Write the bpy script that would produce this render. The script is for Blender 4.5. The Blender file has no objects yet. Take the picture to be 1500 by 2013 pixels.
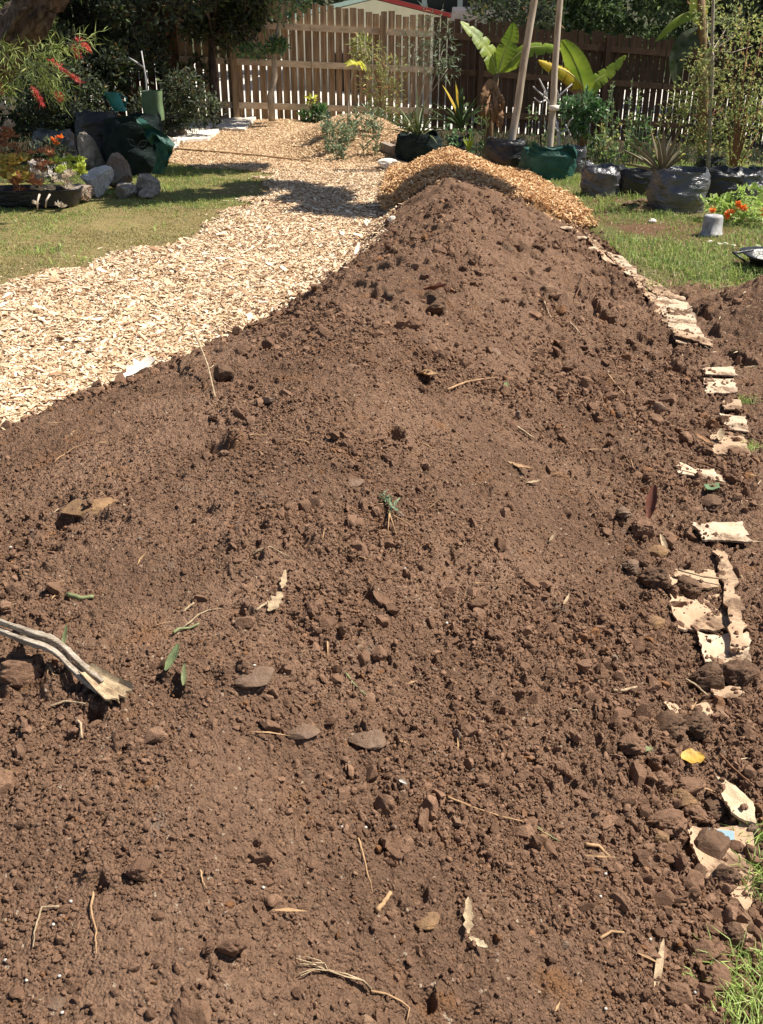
import bpy, math, random
import numpy as np
from mathutils import Vector

# ------------------------------------------------------------------ camera, sky, sun, exposure
sc = bpy.context.scene
COL = sc.collection
R = math.radians
CAM_H = 1.6
PITCH = R(26.4)
FPX = 1960.0
cd = bpy.data.cameras.new('camera')
cam = bpy.data.objects.new('camera', cd); COL.objects.link(cam)
cam.location = (0, 0, CAM_H); cam.rotation_euler = (R(90) - PITCH, 0, 0)
cd.sensor_fit = 'VERTICAL'; cd.sensor_height = 36.0; cd.lens = FPX / 2013.0 * 36.0
cd.clip_start = 0.05; cd.clip_end = 400
sc.camera = cam
SUN_EL = 57.0
SUNV = Vector((0.94, 0.22, 0)).normalized()
w = bpy.data.worlds.new('World'); sc.world = w; w.use_nodes = True
nt = w.node_tree; nt.nodes.clear()
sky = nt.nodes.new('ShaderNodeTexSky'); sky.sky_type = 'NISHITA'; sky.sun_disc = False
sky.sun_elevation = R(SUN_EL); sky.sun_rotation = math.atan2(SUNV.x, SUNV.y)
bg = nt.nodes.new('ShaderNodeBackground'); bg.inputs[1].default_value = 0.06
wo = nt.nodes.new('ShaderNodeOutputWorld')
nt.links.new(sky.outputs[0], bg.inputs[0]); nt.links.new(bg.outputs[0], wo.inputs[0])
sl = bpy.data.lights.new('sun', 'SUN'); sl.energy = 5.0; sl.angle = R(0.53); sl.color = (1.0, 0.93, 0.82)
so = bpy.data.objects.new('sun', sl); COL.objects.link(so)
ce = math.cos(R(SUN_EL))
so.rotation_euler = Vector((SUNV.x * ce, SUNV.y * ce, math.sin(R(SUN_EL)))).to_track_quat('Z', 'Y').to_euler()
sc.view_settings.view_transform = 'Standard'; sc.view_settings.look = 'None'
sc.view_settings.exposure = 0.80; sc.view_settings.gamma = 1.0
try:
    sc.cycles.max_bounces = 6; sc.cycles.transparent_max_bounces = 6
except Exception: pass

rs = np.random.RandomState(7)
random.seed(7)

# ------------------------------------------------------------------ noise
def _h(ix, iy, s):
    with np.errstate(over='ignore'):
        n = (ix.astype(np.int64) * 374761393 + iy.astype(np.int64) * 668265263 + s * 2147483647).astype(np.uint64)
        n = (n ^ (n >> np.uint64(13))) * np.uint64(1274126177)
        n = n ^ (n >> np.uint64(16))
        return (n & np.uint64(0xFFFFFF)).astype(np.float64) / 16777215.0
def vnoise(x, y, s=0):
    xi = np.floor(x); yi = np.floor(y); fx = x - xi; fy = y - yi
    fx = fx * fx * fx * (fx * (fx * 6 - 15) + 10); fy = fy * fy * fy * (fy * (fy * 6 - 15) + 10)
    a = _h(xi, yi, s); b = _h(xi + 1, yi, s); c = _h(xi, yi + 1, s); d = _h(xi + 1, yi + 1, s)
    return (a + (b - a) * fx + (c - a) * fy + (a - b - c + d) * fx * fy) * 2 - 1
def fbm(x, y, o=4, s=0, g=0.5):
    r = np.zeros_like(x); a = 1.0; t = 0.0
    ca, sa = math.cos(0.6), math.sin(0.6)
    for k in range(o):
        r += a * vnoise(x, y, s + k * 17); t += a; a *= g
        x, y = (x * ca - y * sa) * 2.03 + 7.1, (x * sa + y * ca) * 2.03 + 3.3
    return r / t
def bumps(x, y, cell, s=0, rmin=.25, rmax=.62):
    """rounded grains: height in cell units"""
    X = x / cell; Y = y / cell; xi = np.floor(X); yi = np.floor(Y)
    out = np.zeros_like(X)
    for dx in (-1, 0, 1):
        for dy in (-1, 0, 1):
            cx = xi + dx; cy = yi + dy
            px = cx + _h(cx, cy, s + 1); py = cy + _h(cx, cy, s + 2)
            r = rmin + (rmax - rmin) * _h(cx, cy, s + 3) ** 2
            asp = .75 + .6 * _h(cx, cy, s + 4)
            d2 = ((X - px) ** 2 * asp + (Y - py) ** 2 / asp) / (r * r)
            out = np.maximum(out, r * np.sqrt(np.maximum(0, 1 - d2)))
    return out
def sst(a, b, x):
    t = np.clip((x - a) / (b - a), 0, 1); return t * t * (3 - 2 * t)

# ------------------------------------------------------------------ the lie of the land
LY = [-2, 0, 2, 3.9, 4.65, 5.47, 7.2, 9.07, 10, 12, 40]; LX = [-5, -4.2, -2.9, -1.62, -1.0, -.72, -.18, .05, .03, .15, .15]
RY = [-2, 0, 1.3, 2.06, 2.95, 4.1, 5.2, 7.2, 9.9, 11.3, 12, 40]; RX = [.3, .45, .68, .93, 1.16, 1.44, 1.58, 1.72, 1.72, 1.50, 1.3, 1.3]
CY = [-2, 1, 2, 3, 4, 6, 9, 12]; CX = [-.45, -.35, -.32, -.25, -.02, .42, .62, .75]
HY = [-2, 1, 3, 6, 8.3, 8.9, 9.4, 10.1, 10.6, 11.4, 12]; HH = [.46, .50, .52, .48, .42, .35, .29, .345, .335, .12, -.05]
def Lx(y): return np.interp(y, LY, LX)
def Rx(y): return np.interp(y, RY, RX)
def slope(x, y):
    return -0.085 * np.maximum(0, np.minimum(x, 9) + 1.7) * sst(12.5, 18, y)
def mound(x, y):
    l = Lx(y) + .05 * vnoise(y * 3.1, y * 0 + 2, 5); r = Rx(y) + .04 * vnoise(y * 2.7, y * 0, 6); c = np.interp(y, CY, CX); h = np.interp(y, HY, HH)
    tl = np.clip((x - l) / (c - l), 0, 1); tr = np.clip((r - x) / (r - c), 0, 1)
    pl = 1 - (1 - tl) ** 1.6
    pr = np.where(tr < .12, tr * tr / .12 * .5 * .9, (tr - .06) * .9 / .94 * 1.0)
    pr = np.clip(pr * 1.16, 0, 2); pr = np.where(pr > .86, .86 + .14 * (1 - np.exp(-(pr - .86) / .14)), pr)
    p = np.where(x < c, pl, pr / .965)
    return h * np.clip(p, 0, 1)
def heap(x, y):
    d = np.sqrt(((x - 2.55) / .72) ** 2 + ((y - 5.8) / .62) ** 2)
    return .37 * np.clip(1 - d, 0, 1) ** .9
def bed(x, y):
    d = np.sqrt(((x + .35) / 1.15) ** 2 + ((y - 15.2) / 2.4) ** 2)
    return .38 * sst(1.1, .1, d)
def H(x, y):
    x = np.asarray(x, float); y = np.asarray(y, float)
    z = slope(x, y) + mound(x, y) + heap(x, y) + bed(x, y)
    return z + .012 * fbm(x * .9, y * .9, 2, 3)

F = np.array([0, math.cos(PITCH), -math.sin(PITCH)]); U = np.array([0, math.sin(PITCH), math.cos(PITCH)])
def ray(px, py):
    return F + U * ((1006.5 - py) / FPX) + np.array([1, 0, 0]) * ((px - 750) / FPX)
def at(px, py, yd):
    """point seen in direction (px,py) of the photo, yd metres ahead"""
    d = ray(px, py); t = yd / d[1]
    return Vector((d[0] * t, yd, CAM_H + d[2] * t))
_T = np.linspace(.6, 26, 5000)
def S(px, py, fn=None):
    """where that direction meets the ground surface"""
    d = ray(px, py); x = d[0] * _T; y = d[1] * _T; z = CAM_H + d[2] * _T
    g = (fn or H)(x, y); k = np.argmax(z <= g)
    if k == 0: k = len(_T) - 1
    return Vector((x[k], y[k], g[k]))

# holes and lumps of the near soil, read off the photo: (px, py, radius_px, depth, kind)
PITS = [(97,1085,24,.030),(120,1028,30,.022),(465,1190,22,.022),(425,878,32,.028),(440,750,26,.035),(770,862,22,.024),(665,1090,34,.018),(850,612,26,.03),
 (880,560,26,.02),(160,1690,20,.025),(190,1735,18,.02),(345,1350,22,.022),(950,965,22,.016),(990,968,14,.015),(705,1160,26,.02),(600,1190,20,.016),
 (965,1205,20,.018),(1255,1165,24,.03),(475,700,22,.02),(1305,1085,16,.016),(830,750,26,.018),(590,830,14,.014),(185,1400,20,.016),(540,1310,18,.014),
 (655,1300,12,.012),(490,1110,22,.010),(350,935,18,.012),(935,515,20,.02),(975,512,14,.02),(1015,495,14,.02),(1062,490,12,.02),(905,450,22,.014),
 (200,1610,12,.010),(210,1735,14,.012),(240,1468,14,.012),(840,1960,26,.018),(20,1440,18,.014),(1110,1010,16,.014),(60,1590,16,.008),(1345,880,18,.016)]
LUMPS = [(180,990,60,.03),(245,1000,40,.022),(545,1030,48,.018),(290,1010,40,.016),(470,1065,38,.016),(435,990,24,.016),(690,1150,34,.016),
 (520,1210,26,.010),(350,1330,40,.02),(60,1310,50,.03),(115,1340,40,.02),(460,1340,44,.014),(505,1330,40,.018),(860,595,30,.03),(490,690,26,.022),
 (455,735,34,.03),(180,1710,40,.016),(725,1455,40,.016),(590,1440,30,.012),(790,855,24,.018),(450,870,36,.018),(640,1075,46,.02),(960,960,36,.014),
 (840,735,26,.014),(850,570,34,.02),(930,1190,26,.014),(380,730,30,.018),(1250,770,26,.012),(250,1350,26,.015),(1060,1700,36,.012)]
def feats(lst):
    o = []
    for px, py, r, dz in lst:
        p = S(px, py); dist = math.sqrt(p.x ** 2 + p.y ** 2 + (CAM_H - p.z) ** 2)
        o.append((p.x, p.y, r * dist / FPX, dz))
    return o
PF = feats(PITS); LF = feats(LUMPS)
def detail(x, y, full=True):
    """crumbly relief of bare soil"""
    l = Lx(y); r = Rx(y); c = np.interp(y, CY, CX)
    foot = sst(.35, 1.0, np.clip((x - c) / (r - c), 0, 1.6))                       # coarser crumbs roll to the right foot
    patch = sst(-.25, .35, fbm(x * 2.3, y * 2.3, 3, 40))
    near = sst(3.0, 1.4, y)
    left = sst(-.1, -.9, x - c + .1) * .7
    coarse = np.clip(.18 + .7 * foot + .35 * patch * (.4 + near) + .25 * left, 0, 1.15)
    xw = x + .012 * vnoise(x * 45, y * 45, 77); yw = y + .012 * vnoise(x * 45, y * 45, 78)
    z = .022 * fbm(x * 2.2, y * 2.2, 3, 11)
    # faint rills running down the slope
    u = (x * .80 - y * .60); v = (x * .60 + y * .80)
    z += .007 * fbm(v * 9, u * 1.3, 3, 15) * sst(.0, .4, x - c + .25) * (1 - foot)
    z += .015 * fbm(x * 9, y * 9, 4, 12) * (.4 + .75 * coarse)
    rg1 = 1 - np.abs(fbm(xw * 17, yw * 17, 4, 112)) * 3.2
    z += .011 * np.clip(rg1, -.6, 1) * np.clip(.35 + patch * .6 + left * .5, 0, 1.1) * (1 - foot * .6)
    z += .007 * fbm(x * 34, y * 34, 4, 113, .62) * (.5 + .8 * np.clip(patch + left, 0, 1))
    g1 = _gate(x, y, 6.0, 21); 
    z += .036 * bumps(xw, yw, .052, 31, .15, .55) * np.clip(foot * 1.0 + left * .6 + patch * .4 - .25, 0, 1) * g1
    z += .026 * bumps(xw + .3, yw, .026, 51, .2, .6) * coarse
    z += .012 * bumps(xw, yw + .4, .0115, 61, .25, .62) * np.clip(coarse * .9 + .22, 0, 1)
    z += .0045 * fbm(x * 95, y * 95, 3, 71)
    smooth = sst(.05, .4, fbm(x * 1.4 + 3, y * 1.1, 3, 140)) * sst(.0, .25, x - c + .3) * (1 - foot)
    z = .022 * fbm(x * 2.2, y * 2.2, 3, 11) + (z - .022 * fbm(x * 2.2, y * 2.2, 3, 11)) * (1 - .55 * smooth)
    far = sst(3.2, 5.2, y)
    z += far * (.042 * bumps(xw + .1 * vnoise(x * 7, y * 7, 9), yw, .16, 131, .08, .40) * _gate(x, y, 3.1, 23) + .02 * np.clip(fbm(x * 13, y * 13, 3, 133), -.5, .6))
    z -= far * .060 * sst(.30, .48, fbm(x * 7.5, y * 5.5, 3, 134))
    z += far * .030 * sst(.34, .5, fbm(x * 7.5 + .25, y * 5.5 + 9, 3, 135))
    # small dark pits
    q = fbm(x * 16, y * 16, 2, 81)
    z -= .013 * sst(.38, .58, q) * np.clip(.1 + coarse, 0, 1)
    z += .006 * bumps(xw + .7, yw, .0068, 161, .3, .65) * (.6 + .4 * coarse)
    for (fx, fy, fr, dz) in PF:
        m = (np.abs(x - fx) < fr * 3) & (np.abs(y - fy) < fr * 4)
        if m.any():
            xx = x[m]; yy = y[m]
            d = np.sqrt((xx - fx) ** 2 + ((yy - fy) / 1.25) ** 2) / fr + .55 * fbm(xx * 26, yy * 26, 3, 90)
            z[m] -= dz * 1.3 * sst(1.0, .35, d)
            z[m] += dz * .55 * sst(1.0, .2, np.sqrt((xx - fx - fr * 1.3) ** 2 + (yy - fy) ** 2) / (fr * 1.2) + .4 * fbm(xx * 30, yy * 30, 2, 95))
    for (fx, fy, fr, dz) in LF:
        m = (np.abs(x - fx) < fr * 3) & (np.abs(y - fy) < fr * 4)
        if m.any():
            xx = x[m]; yy = y[m]
            d = np.sqrt((xx - fx) ** 2 + ((yy - fy) / 1.3) ** 2) / fr + .5 * fbm(xx * 18, yy * 18, 3, 91)
            z[m] += dz * 1.25 * sst(1.0, .45, d)
    return z
def _gate(x, y, f, s):
    return sst(-.3, .2, vnoise(x * f, y * f, s))
def HS(x, y):
    x = np.atleast_1d(np.asarray(x, float)); y = np.atleast_1d(np.asarray(y, float))
    return H(x, y) + detail(x, y) * soilw(x, y)
def soilw(x, y):
    l = Lx(y) - .02; r = Rx(y)
    inm = sst(-.02, .10, x - l) * sst(9.7, 9.3, y)
    right = sst(7.0, 6.4, y)
    a = np.where(x < r + .02, inm, np.maximum(right * .75, .0))
    return np.clip(a, 0, 1)
def SS(px, py): return S(px, py, HS)

# ------------------------------------------------------------------ object helpers
def tag(o, label=None, cat=None, group=None, kind=None):
    if label: o['label'] = label
    if cat: o['category'] = cat
    if group: o['group'] = group
    if kind: o['kind'] = kind
    return o
def thing(name, label, cat, loc=(0, 0, 0), group=None):
    o = bpy.data.objects.new(name, None); COL.objects.link(o); o.location = loc; o.empty_display_size = .1
    return tag(o, label, cat, group)
def mesh_np(name, V, Fs, mat, parent=None, smooth=False, loc=None):
    """V (n,3); Fs: list of int arrays (m,k), world coordinates"""
    me = bpy.data.meshes.new(name)
    V = np.asarray(V, dtype=np.float32)
    if isinstance(Fs, np.ndarray): Fs = [Fs]
    org = None
    if parent is not None: org = np.array(parent.location, dtype=np.float32) if parent.parent is None else np.array(parent.parent.location, dtype=np.float32)
    elif loc is not None: org = np.array(loc, dtype=np.float32)
    if org is not None: V = V - org
    me.vertices.add(len(V)); me.vertices.foreach_set('co', V.ravel())
    nl = sum(f.size for f in Fs); npoly = sum(len(f) for f in Fs)
    me.loops.add(nl); me.loops.foreach_set('vertex_index', np.concatenate([f.ravel() for f in Fs]).astype(np.int32))
    me.polygons.add(npoly)
    tot = np.concatenate([np.full(len(f), f.shape[1], np.int32) for f in Fs])
    st = np.concatenate([[0], np.cumsum(tot)[:-1]]).astype(np.int32)
    me.polygons.foreach_set('loop_start', st); me.polygons.foreach_set('loop_total', tot)
    me.polygons.foreach_set('use_smooth', np.full(npoly, bool(smooth)))
    me.update(calc_edges=True)
    me.materials.append(mat)
    o = bpy.data.objects.new(name, me); COL.objects.link(o)
    if parent is not None: o.parent = parent
    elif loc is not None: o.location = loc
    return o
class MB:
    def __init__(s): s.v = []; s.f = {}; s.n = 0
    def add(s, V, Fs):
        V = np.asarray(V, float)
        if isinstance(Fs, np.ndarray): Fs = [Fs]
        for f in Fs:
            f = np.asarray(f, int)
            s.f.setdefault(f.shape[1], []).append(f + s.n)
        s.v.append(V); s.n += len(V); return s
    def box(s, c, size, ax=None, jit=0):
        h = np.array(size) / 2
        V = np.array([[i, j, k] for i in (-1, 1) for j in (-1, 1) for k in (-1, 1)], float) * h
        if jit: V += rs.uniform(-jit, jit, V.shape)
        if ax is not None: V = V @ np.array(ax)
        V = V + np.array(c)
        return s.add(V, np.array([[0, 1, 3, 2], [4, 6, 7, 5], [0, 4, 5, 1], [2, 3, 7, 6], [0, 2, 6, 4], [1, 5, 7, 3]]))
    def tube(s, pts, rad, n=8, cap=True, jit=0, ridge=0):
        P = [np.array(p, float) for p in pts]; m = len(P)
        if not hasattr(rad, '__len__'): rad = [rad] * m
        ref = np.array([.3, .2, 1.0]); V = []
        for i in range(m):
            t = P[min(i + 1, m - 1)] - P[max(i - 1, 0)]; t /= (np.linalg.norm(t) + 1e-9)
            a = np.cross(t, ref); 
            if np.linalg.norm(a) < .1: a = np.cross(t, [1, 0, 0])
            a /= np.linalg.norm(a); b = np.cross(t, a); ref = -np.cross(t, a) if False else ref
            for k in range(n):
                an = 2 * math.pi * k / n; r = rad[i] * (1 + (random.uniform(-jit, jit) if jit else 0) + (ridge * float(fbm(np.array([math.cos(an) * 5 + i * .12]), np.array([math.sin(an) * 5 + i * .1]), 2, 3)[0]) if ridge else 0))
                V.append(P[i] + (a * math.cos(an) + b * math.sin(an)) * r)
        Fq = [[i * n + k, i * n + (k + 1) % n, (i + 1) * n + (k + 1) % n, (i + 1) * n + k] for i in range(m - 1) for k in range(n)]
        fs = [np.array(Fq)]
        if cap: fs += [np.array([list(range(n))[::-1]]), np.array([[(m - 1) * n + k for k in range(n)]])]
        return s.add(V, fs)
    def grid(s, G):
        """G (a,b,3)"""
        a, b = G.shape[:2]; i = np.arange(a - 1)[:, None] * b + np.arange(b - 1)[None]
        i = i.ravel(); return s.add(G.reshape(-1, 3), np.stack([i, i + 1, i + b + 1, i + b], 1))
    def build(s, name, mat, parent=None, smooth=False, loc=None):
        return mesh_np(name, np.concatenate(s.v), [np.concatenate(f) for f in s.f.values()], mat, parent, smooth, loc)

def rotm(n, tilt=math.pi, rng=rs):
    """n random rotation matrices: yaw any, tilt up to 'tilt'"""
    yaw = rng.uniform(0, 2 * math.pi, n); a = rng.uniform(-tilt, tilt, n); b = rng.uniform(-tilt, tilt, n)
    cy, sy = np.cos(yaw), np.sin(yaw); ca, sa = np.cos(a), np.sin(a); cb, sb = np.cos(b), np.sin(b); o = np.zeros(n); e = np.ones(n)
    Z = np.stack([cy, -sy, o, sy, cy, o, o, o, e], 1).reshape(-1, 3, 3)
    X = np.stack([e, o, o, o, ca, -sa, o, sa, ca], 1).reshape(-1, 3, 3)
    Y = np.stack([cb, o, sb, o, e, o, -sb, o, cb], 1).reshape(-1, 3, 3)
    return Z @ X @ Y
def ico(sub=0):
    t = (1 + 5 ** .5) / 2
    V = [(-1, t, 0), (1, t, 0), (-1, -t, 0), (1, -t, 0), (0, -1, t), (0, 1, t), (0, -1, -t), (0, 1, -t), (t, 0, -1), (t, 0, 1), (-t, 0, -1), (-t, 0, 1)]
    Fc = [(0, 11, 5), (0, 5, 1), (0, 1, 7), (0, 7, 10), (0, 10, 11), (1, 5, 9), (5, 11, 4), (11, 10, 2), (10, 7, 6), (7, 1, 8), (3, 9, 4), (3, 4, 2), (3, 2, 6), (3, 6, 8), (3, 8, 9), (4, 9, 5), (2, 4, 11), (6, 2, 10), (8, 6, 7), (9, 8, 1)]
    V = [np.array(v, float) / np.linalg.norm(v) for v in V]
    for _ in range(sub):
        mid = {}; nf = []
        def m(a, b):
            k = (min(a, b), max(a, b))
            if k not in mid: p = V[a] + V[b]; V.append(p / np.linalg.norm(p)); mid[k] = len(V) - 1
            return mid[k]
        for a, b, c in Fc:
            x, y, z = m(a, b), m(b, c), m(c, a); nf += [(a, x, z), (b, y, x), (c, z, y), (x, y, z)]
        Fc = nf
    return np.array(V), np.array(Fc)
def noise3(V, f, s):
    return (vnoise(V[:, 0] * f + 5.1, V[:, 1] * f + V[:, 2] * f * .7, s) + vnoise(V[:, 2] * f, V[:, 0] * f * .6 + V[:, 1] * f, s + 9)
            + vnoise(V[:, 1] * f + 2, V[:, 2] * f - V[:, 0] * f * .5, s + 19)) / 2
def batch(base_list, Fb, P, scale, rot):
    """place variants of one base shape: returns V,F"""
    n = len(P); k = len(base_list); nb = len(base_list[0]); idx = rs.randint(0, k, n)
    B = np.stack(base_list)[idx]                              # n,nb,3
    B = B * scale[:, None, :]
    V = np.einsum('nij,nvj->nvi', rot, B) + P[:, None, :]
    Fc = (Fb[None] + (np.arange(n) * nb)[:, None, None]).reshape(-1, Fb.shape[1])
    return V.reshape(-1, 3), Fc
def leaves(P, D, Ln, Wd, fold=.25, curl=.15, N=None, hw=.45):
    """n leaves of 5 verts: P base, D unit direction"""
    n = len(P); D = D / (np.linalg.norm(D, axis=1, keepdims=True) + 1e-9)
    if N is None: N = rs.normal(0, 1, (n, 3)) * .7 + [0, 0, 1.0]
    A = np.cross(D, N); A /= (np.linalg.norm(A, axis=1, keepdims=True) + 1e-9); B = np.cross(A, D)
    Ln = np.broadcast_to(Ln, (n,))[:, None]; Wd = np.broadcast_to(Wd, (n,))[:, None]
    b = P; m = P + D * Ln * hw; l = m + A * Wd / 2 + B * Wd * fold; r = m - A * Wd / 2 + B * Wd * fold; t = P + D * Ln - B * Ln * curl
    V = np.stack([b, l, t, r, m], 1).reshape(-1, 3)
    f = np.array([[0, 4, 1], [1, 4, 2], [0, 3, 4], [4, 3, 2]])
    return V, (f[None] + (np.arange(n) * 5)[:, None, None]).reshape(-1, 3)
def blades(P, h, wd, lean, droop=.5):
    """grass: 5 verts each"""
    n = len(P); a = rs.uniform(0, 2 * math.pi, n); d = np.stack([np.cos(a), np.sin(a), 0 * a], 1); yaw = rs.uniform(0, math.pi, n)
    s = np.stack([np.cos(yaw), np.sin(yaw), 0 * a], 1) * (wd / 2)[:, None] if hasattr(wd, '__len__') else np.stack([np.cos(yaw), np.sin(yaw), 0 * a], 1) * wd / 2
    h = h[:, None]; lean = lean[:, None]; up = np.array([0, 0, 1.0])
    m = P + up * h * .6 + d * h * lean * .35; t = P + up * h * (1 - droop * lean) + d * h * lean
    V = np.stack([P - s, P + s, m - s * .8, m + s * .8, t], 1).reshape(-1, 3); k = (np.arange(n) * 5)[:, None]
    return V, [np.array([[0, 1, 3, 2]]) + k, np.array([[2, 3, 4]]) + k]

# ------------------------------------------------------------------ materials
def mat(name, build):
    m = bpy.data.materials.new(name); m.use_nodes = True; t = m.node_tree; t.nodes.clear()
    out = t.nodes.new('ShaderNodeOutputMaterial')
    class N: pass
    def nd(ty, **kw):
        x = t.nodes.new(ty)
        for k, v in kw.items(): setattr(x, k, v)
        return x
    build(nd, t.links.new, out); return m
def ramp(nd, lk, fac, stops, interp='LINEAR'):
    r = nd('ShaderNodeValToRGB'); r.color_ramp.interpolation = interp; e = r.color_ramp.elements
    e[0].position = stops[0][0]; e[0].color = (*stops[0][1], 1); e[1].position = stops[1][0]; e[1].color = (*stops[1][1], 1)
    for p, c in stops[2:]: q = e.new(p); q.color = (*c, 1)
    lk(fac, r.inputs[0]); return r.outputs[0]
def noise(nd, lk, scale, det=4, rough=.6, stretch=None, coord='Object'):
    tc = nd('ShaderNodeTexCoord'); n = nd('ShaderNodeTexNoise'); n.inputs['Scale'].default_value = scale; n.inputs['Detail'].default_value = det; n.inputs['Roughness'].default_value = rough
    src = tc.outputs[coord]
    if stretch:
        mp = nd('ShaderNodeMapping'); mp.inputs['Scale'].default_value = stretch; lk(src, mp.inputs[0]); src = mp.outputs[0]
    lk(src, n.inputs['Vector']); return n.outputs[0]
def mixc(nd, lk, a, b, f, mode='MIX'):
    x = nd('ShaderNodeMix', data_type='RGBA', blend_type=mode)
    if isinstance(f, float): x.inputs[0].default_value = f
    else: lk(f, x.inputs[0])
    for v, i in ((a, 6), (b, 7)):
        if isinstance(v, tuple): x.inputs[i].default_value = (*v, 1)
        else: lk(v, x.inputs[i])
    return x.outputs[2]
def bump(nd, lk, h, strength, dist):
    b = nd('ShaderNodeBump'); b.inputs['Strength'].default_value = strength; b.inputs['Distance'].default_value = dist; lk(h, b.inputs['Height']); return b.outputs[0]
def surf(nd, lk, out, col, rough=.8, nrm=None, spec=.3, trans=0, tcol=None):
    p = nd('ShaderNodeBsdfPrincipled')
    if isinstance(col, tuple): p.inputs['Base Color'].default_value = (*col, 1)
    else: lk(col, p.inputs['Base Color'])
    p.inputs['Roughness'].default_value = rough; p.inputs['Specular IOR Level'].default_value = spec
    if nrm is not None: lk(nrm, p.inputs['Normal'])
    if trans:
        tr = nd('ShaderNodeBsdfTranslucent')
        c = tcol if tcol is not None else col
        if isinstance(c, tuple): tr.inputs[0].default_value = (*c, 1)
        else: lk(c, tr.inputs[0])
        mx = nd('ShaderNodeMixShader'); mx.inputs[0].default_value = trans; lk(p.outputs[0], mx.inputs[1]); lk(tr.outputs[0], mx.inputs[2]); lk(mx.outputs[0], out.inputs[0])
    else: lk(p.outputs[0], out.inputs[0])
def island(nd): return nd('ShaderNodeNewGeometry').outputs['Random Per Island']

def m_simple(name, c, rough=.8, var=.25, scale=8, bs=.3, bd=.01, spec=.3, stretch=None, c2=None):
    def b(nd, lk, out):
        n = noise(nd, lk, scale, 5, .6, stretch)
        c2_ = c2 or tuple(v * (1 - var) for v in c)
        col = ramp(nd, lk, n, [(.35, c2_), (.65, tuple(min(1, v * (1 + var * .5)) for v in c))])
        surf(nd, lk, out, col, rough, bump(nd, lk, noise(nd, lk, scale * 5, 5, .7, stretch), bs, bd), spec)
    return mat(name, b)
def m_leaf(name, c, var=.35, trans=.3, rough=.45, tcol=None, c2=None, spec=.4, c3=None):
    def b(nd, lk, out):
        st = [(0, tuple(v * (1 - var) for v in c)), (.6, c), (1, c2 or tuple(min(1, v * (1 + var)) for v in c))]
        if c3: st = [st[0], st[1], (.9, st[2][1]), (.97, c3)]
        col = ramp(nd, lk, island(nd), st)
        col = mixc(nd, lk, col, (1, 1, 1), ramp(nd, lk, noise(nd, lk, 6, 2), [(.3, (0, 0, 0)), (.8, (.12, .12, .12))]))
        surf(nd, lk, out, col, rough, None, spec, trans, None)
    return mat(name, b)

SOIL_STOPS = [(.28, (.155, .092, .060)), (.5, (.235, .142, .092)), (.72, (.305, .190, .126))]
def soil_shader(stops, reds=True):
    def b(nd, lk, out):
        n = noise(nd, lk, 2.2, 6, .62)
        col = ramp(nd, lk, n, stops)
        f = noise(nd, lk, 60, 4, .7)
        col = mixc(nd, lk, col, ramp(nd, lk, f, [(.3, (.62, .60, .60)), (.55, (1, 1, 1)), (.75, (1.3, 1.25, 1.2))]), 1.0, 'MULTIPLY')
        if reds:
            r = ramp(nd, lk, noise(nd, lk, 5.5, 4, .55, (1, 1.7, 1)), [(.60, (0, 0, 0)), (.74, (.6, .6, .6))])
            col = mixc(nd, lk, col, (.27, .13, .055), r)
            g = ramp(nd, lk, noise(nd, lk, 7.3, 5, .6, (1.3, 1, 2)), [(.63, (0, 0, 0)), (.72, (.45, .45, .45))])
            col = mixc(nd, lk, col, (.24, .19, .15), g)
        tc = nd('ShaderNodeTexCoord'); v = nd('ShaderNodeTexVoronoi'); v.inputs['Scale'].default_value = 190; lk(tc.outputs['Object'], v.inputs['Vector'])
        sp = nd('ShaderNodeMath', operation='GREATER_THAN'); sc_ = nd('ShaderNodeSeparateColor'); lk(v.outputs['Color'], sc_.inputs[0]); lk(sc_.outputs[0], sp.inputs[0]); sp.inputs[1].default_value = .992
        col = mixc(nd, lk, col, (.42, .32, .23), sp.outputs[0])
        nb = noise(nd, lk, 230, 5, .75); nb2 = noise(nd, lk, 75, 4, .6)
        ad = nd('ShaderNodeMath', operation='ADD'); lk(nb, ad.inputs[0]); lk(nb2, ad.inputs[1])
        vv = nd('ShaderNodeTexVoronoi'); vv.inputs['Scale'].default_value = 210; vv.inputs['Randomness'].default_value = 1; lk(tc.outputs['Object'], vv.inputs['Vector'])
        v2 = nd('ShaderNodeTexVoronoi'); v2.inputs['Scale'].default_value = 95; lk(tc.outputs['Object'], v2.inputs['Vector'])
        s1 = nd('ShaderNodeMath', operation='SUBTRACT'); lk(ad.outputs[0], s1.inputs[0]); lk(vv.outputs[0], s1.inputs[1])
        s2 = nd('ShaderNodeMath', operation='SUBTRACT'); lk(s1.outputs[0], s2.inputs[0]); lk(v2.outputs[0], s2.inputs[1])
        surf(nd, lk, out, col, .95, bump(nd, lk, s2.outputs[0], 1.0, .007), .1)
    return b
M_soil = mat('soil', soil_shader(SOIL_STOPS))
def _clod(nd, lk, out):
    col = ramp(nd, lk, island(nd), [(0, (.172, .103, .068)), (.5, (.23, .14, .092)), (.93, (.29, .18, .12)), (.985, (.24, .12, .055)), (1, (.27, .22, .18))])
    col = mixc(nd, lk, col, ramp(nd, lk, noise(nd, lk, 45, 4, .7), [(.3, (.65, .62, .6)), (.7, (1.25, 1.2, 1.15))]), 1.0, 'MULTIPLY')
    surf(nd, lk, out, col, .95, bump(nd, lk, noise(nd, lk, 170, 5, .75), 1.0, .006), .12)
M_clod = mat('soil_clods', _clod)
def lump_mat(name, stops):
    def b(nd, lk, out):
        col = ramp(nd, lk, noise(nd, lk, 30, 5, .7), stops)
        surf(nd, lk, out, col, .95, bump(nd, lk, noise(nd, lk, 150, 5, .75), 1.0, .006), .1)
    return mat(name, b)
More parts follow.
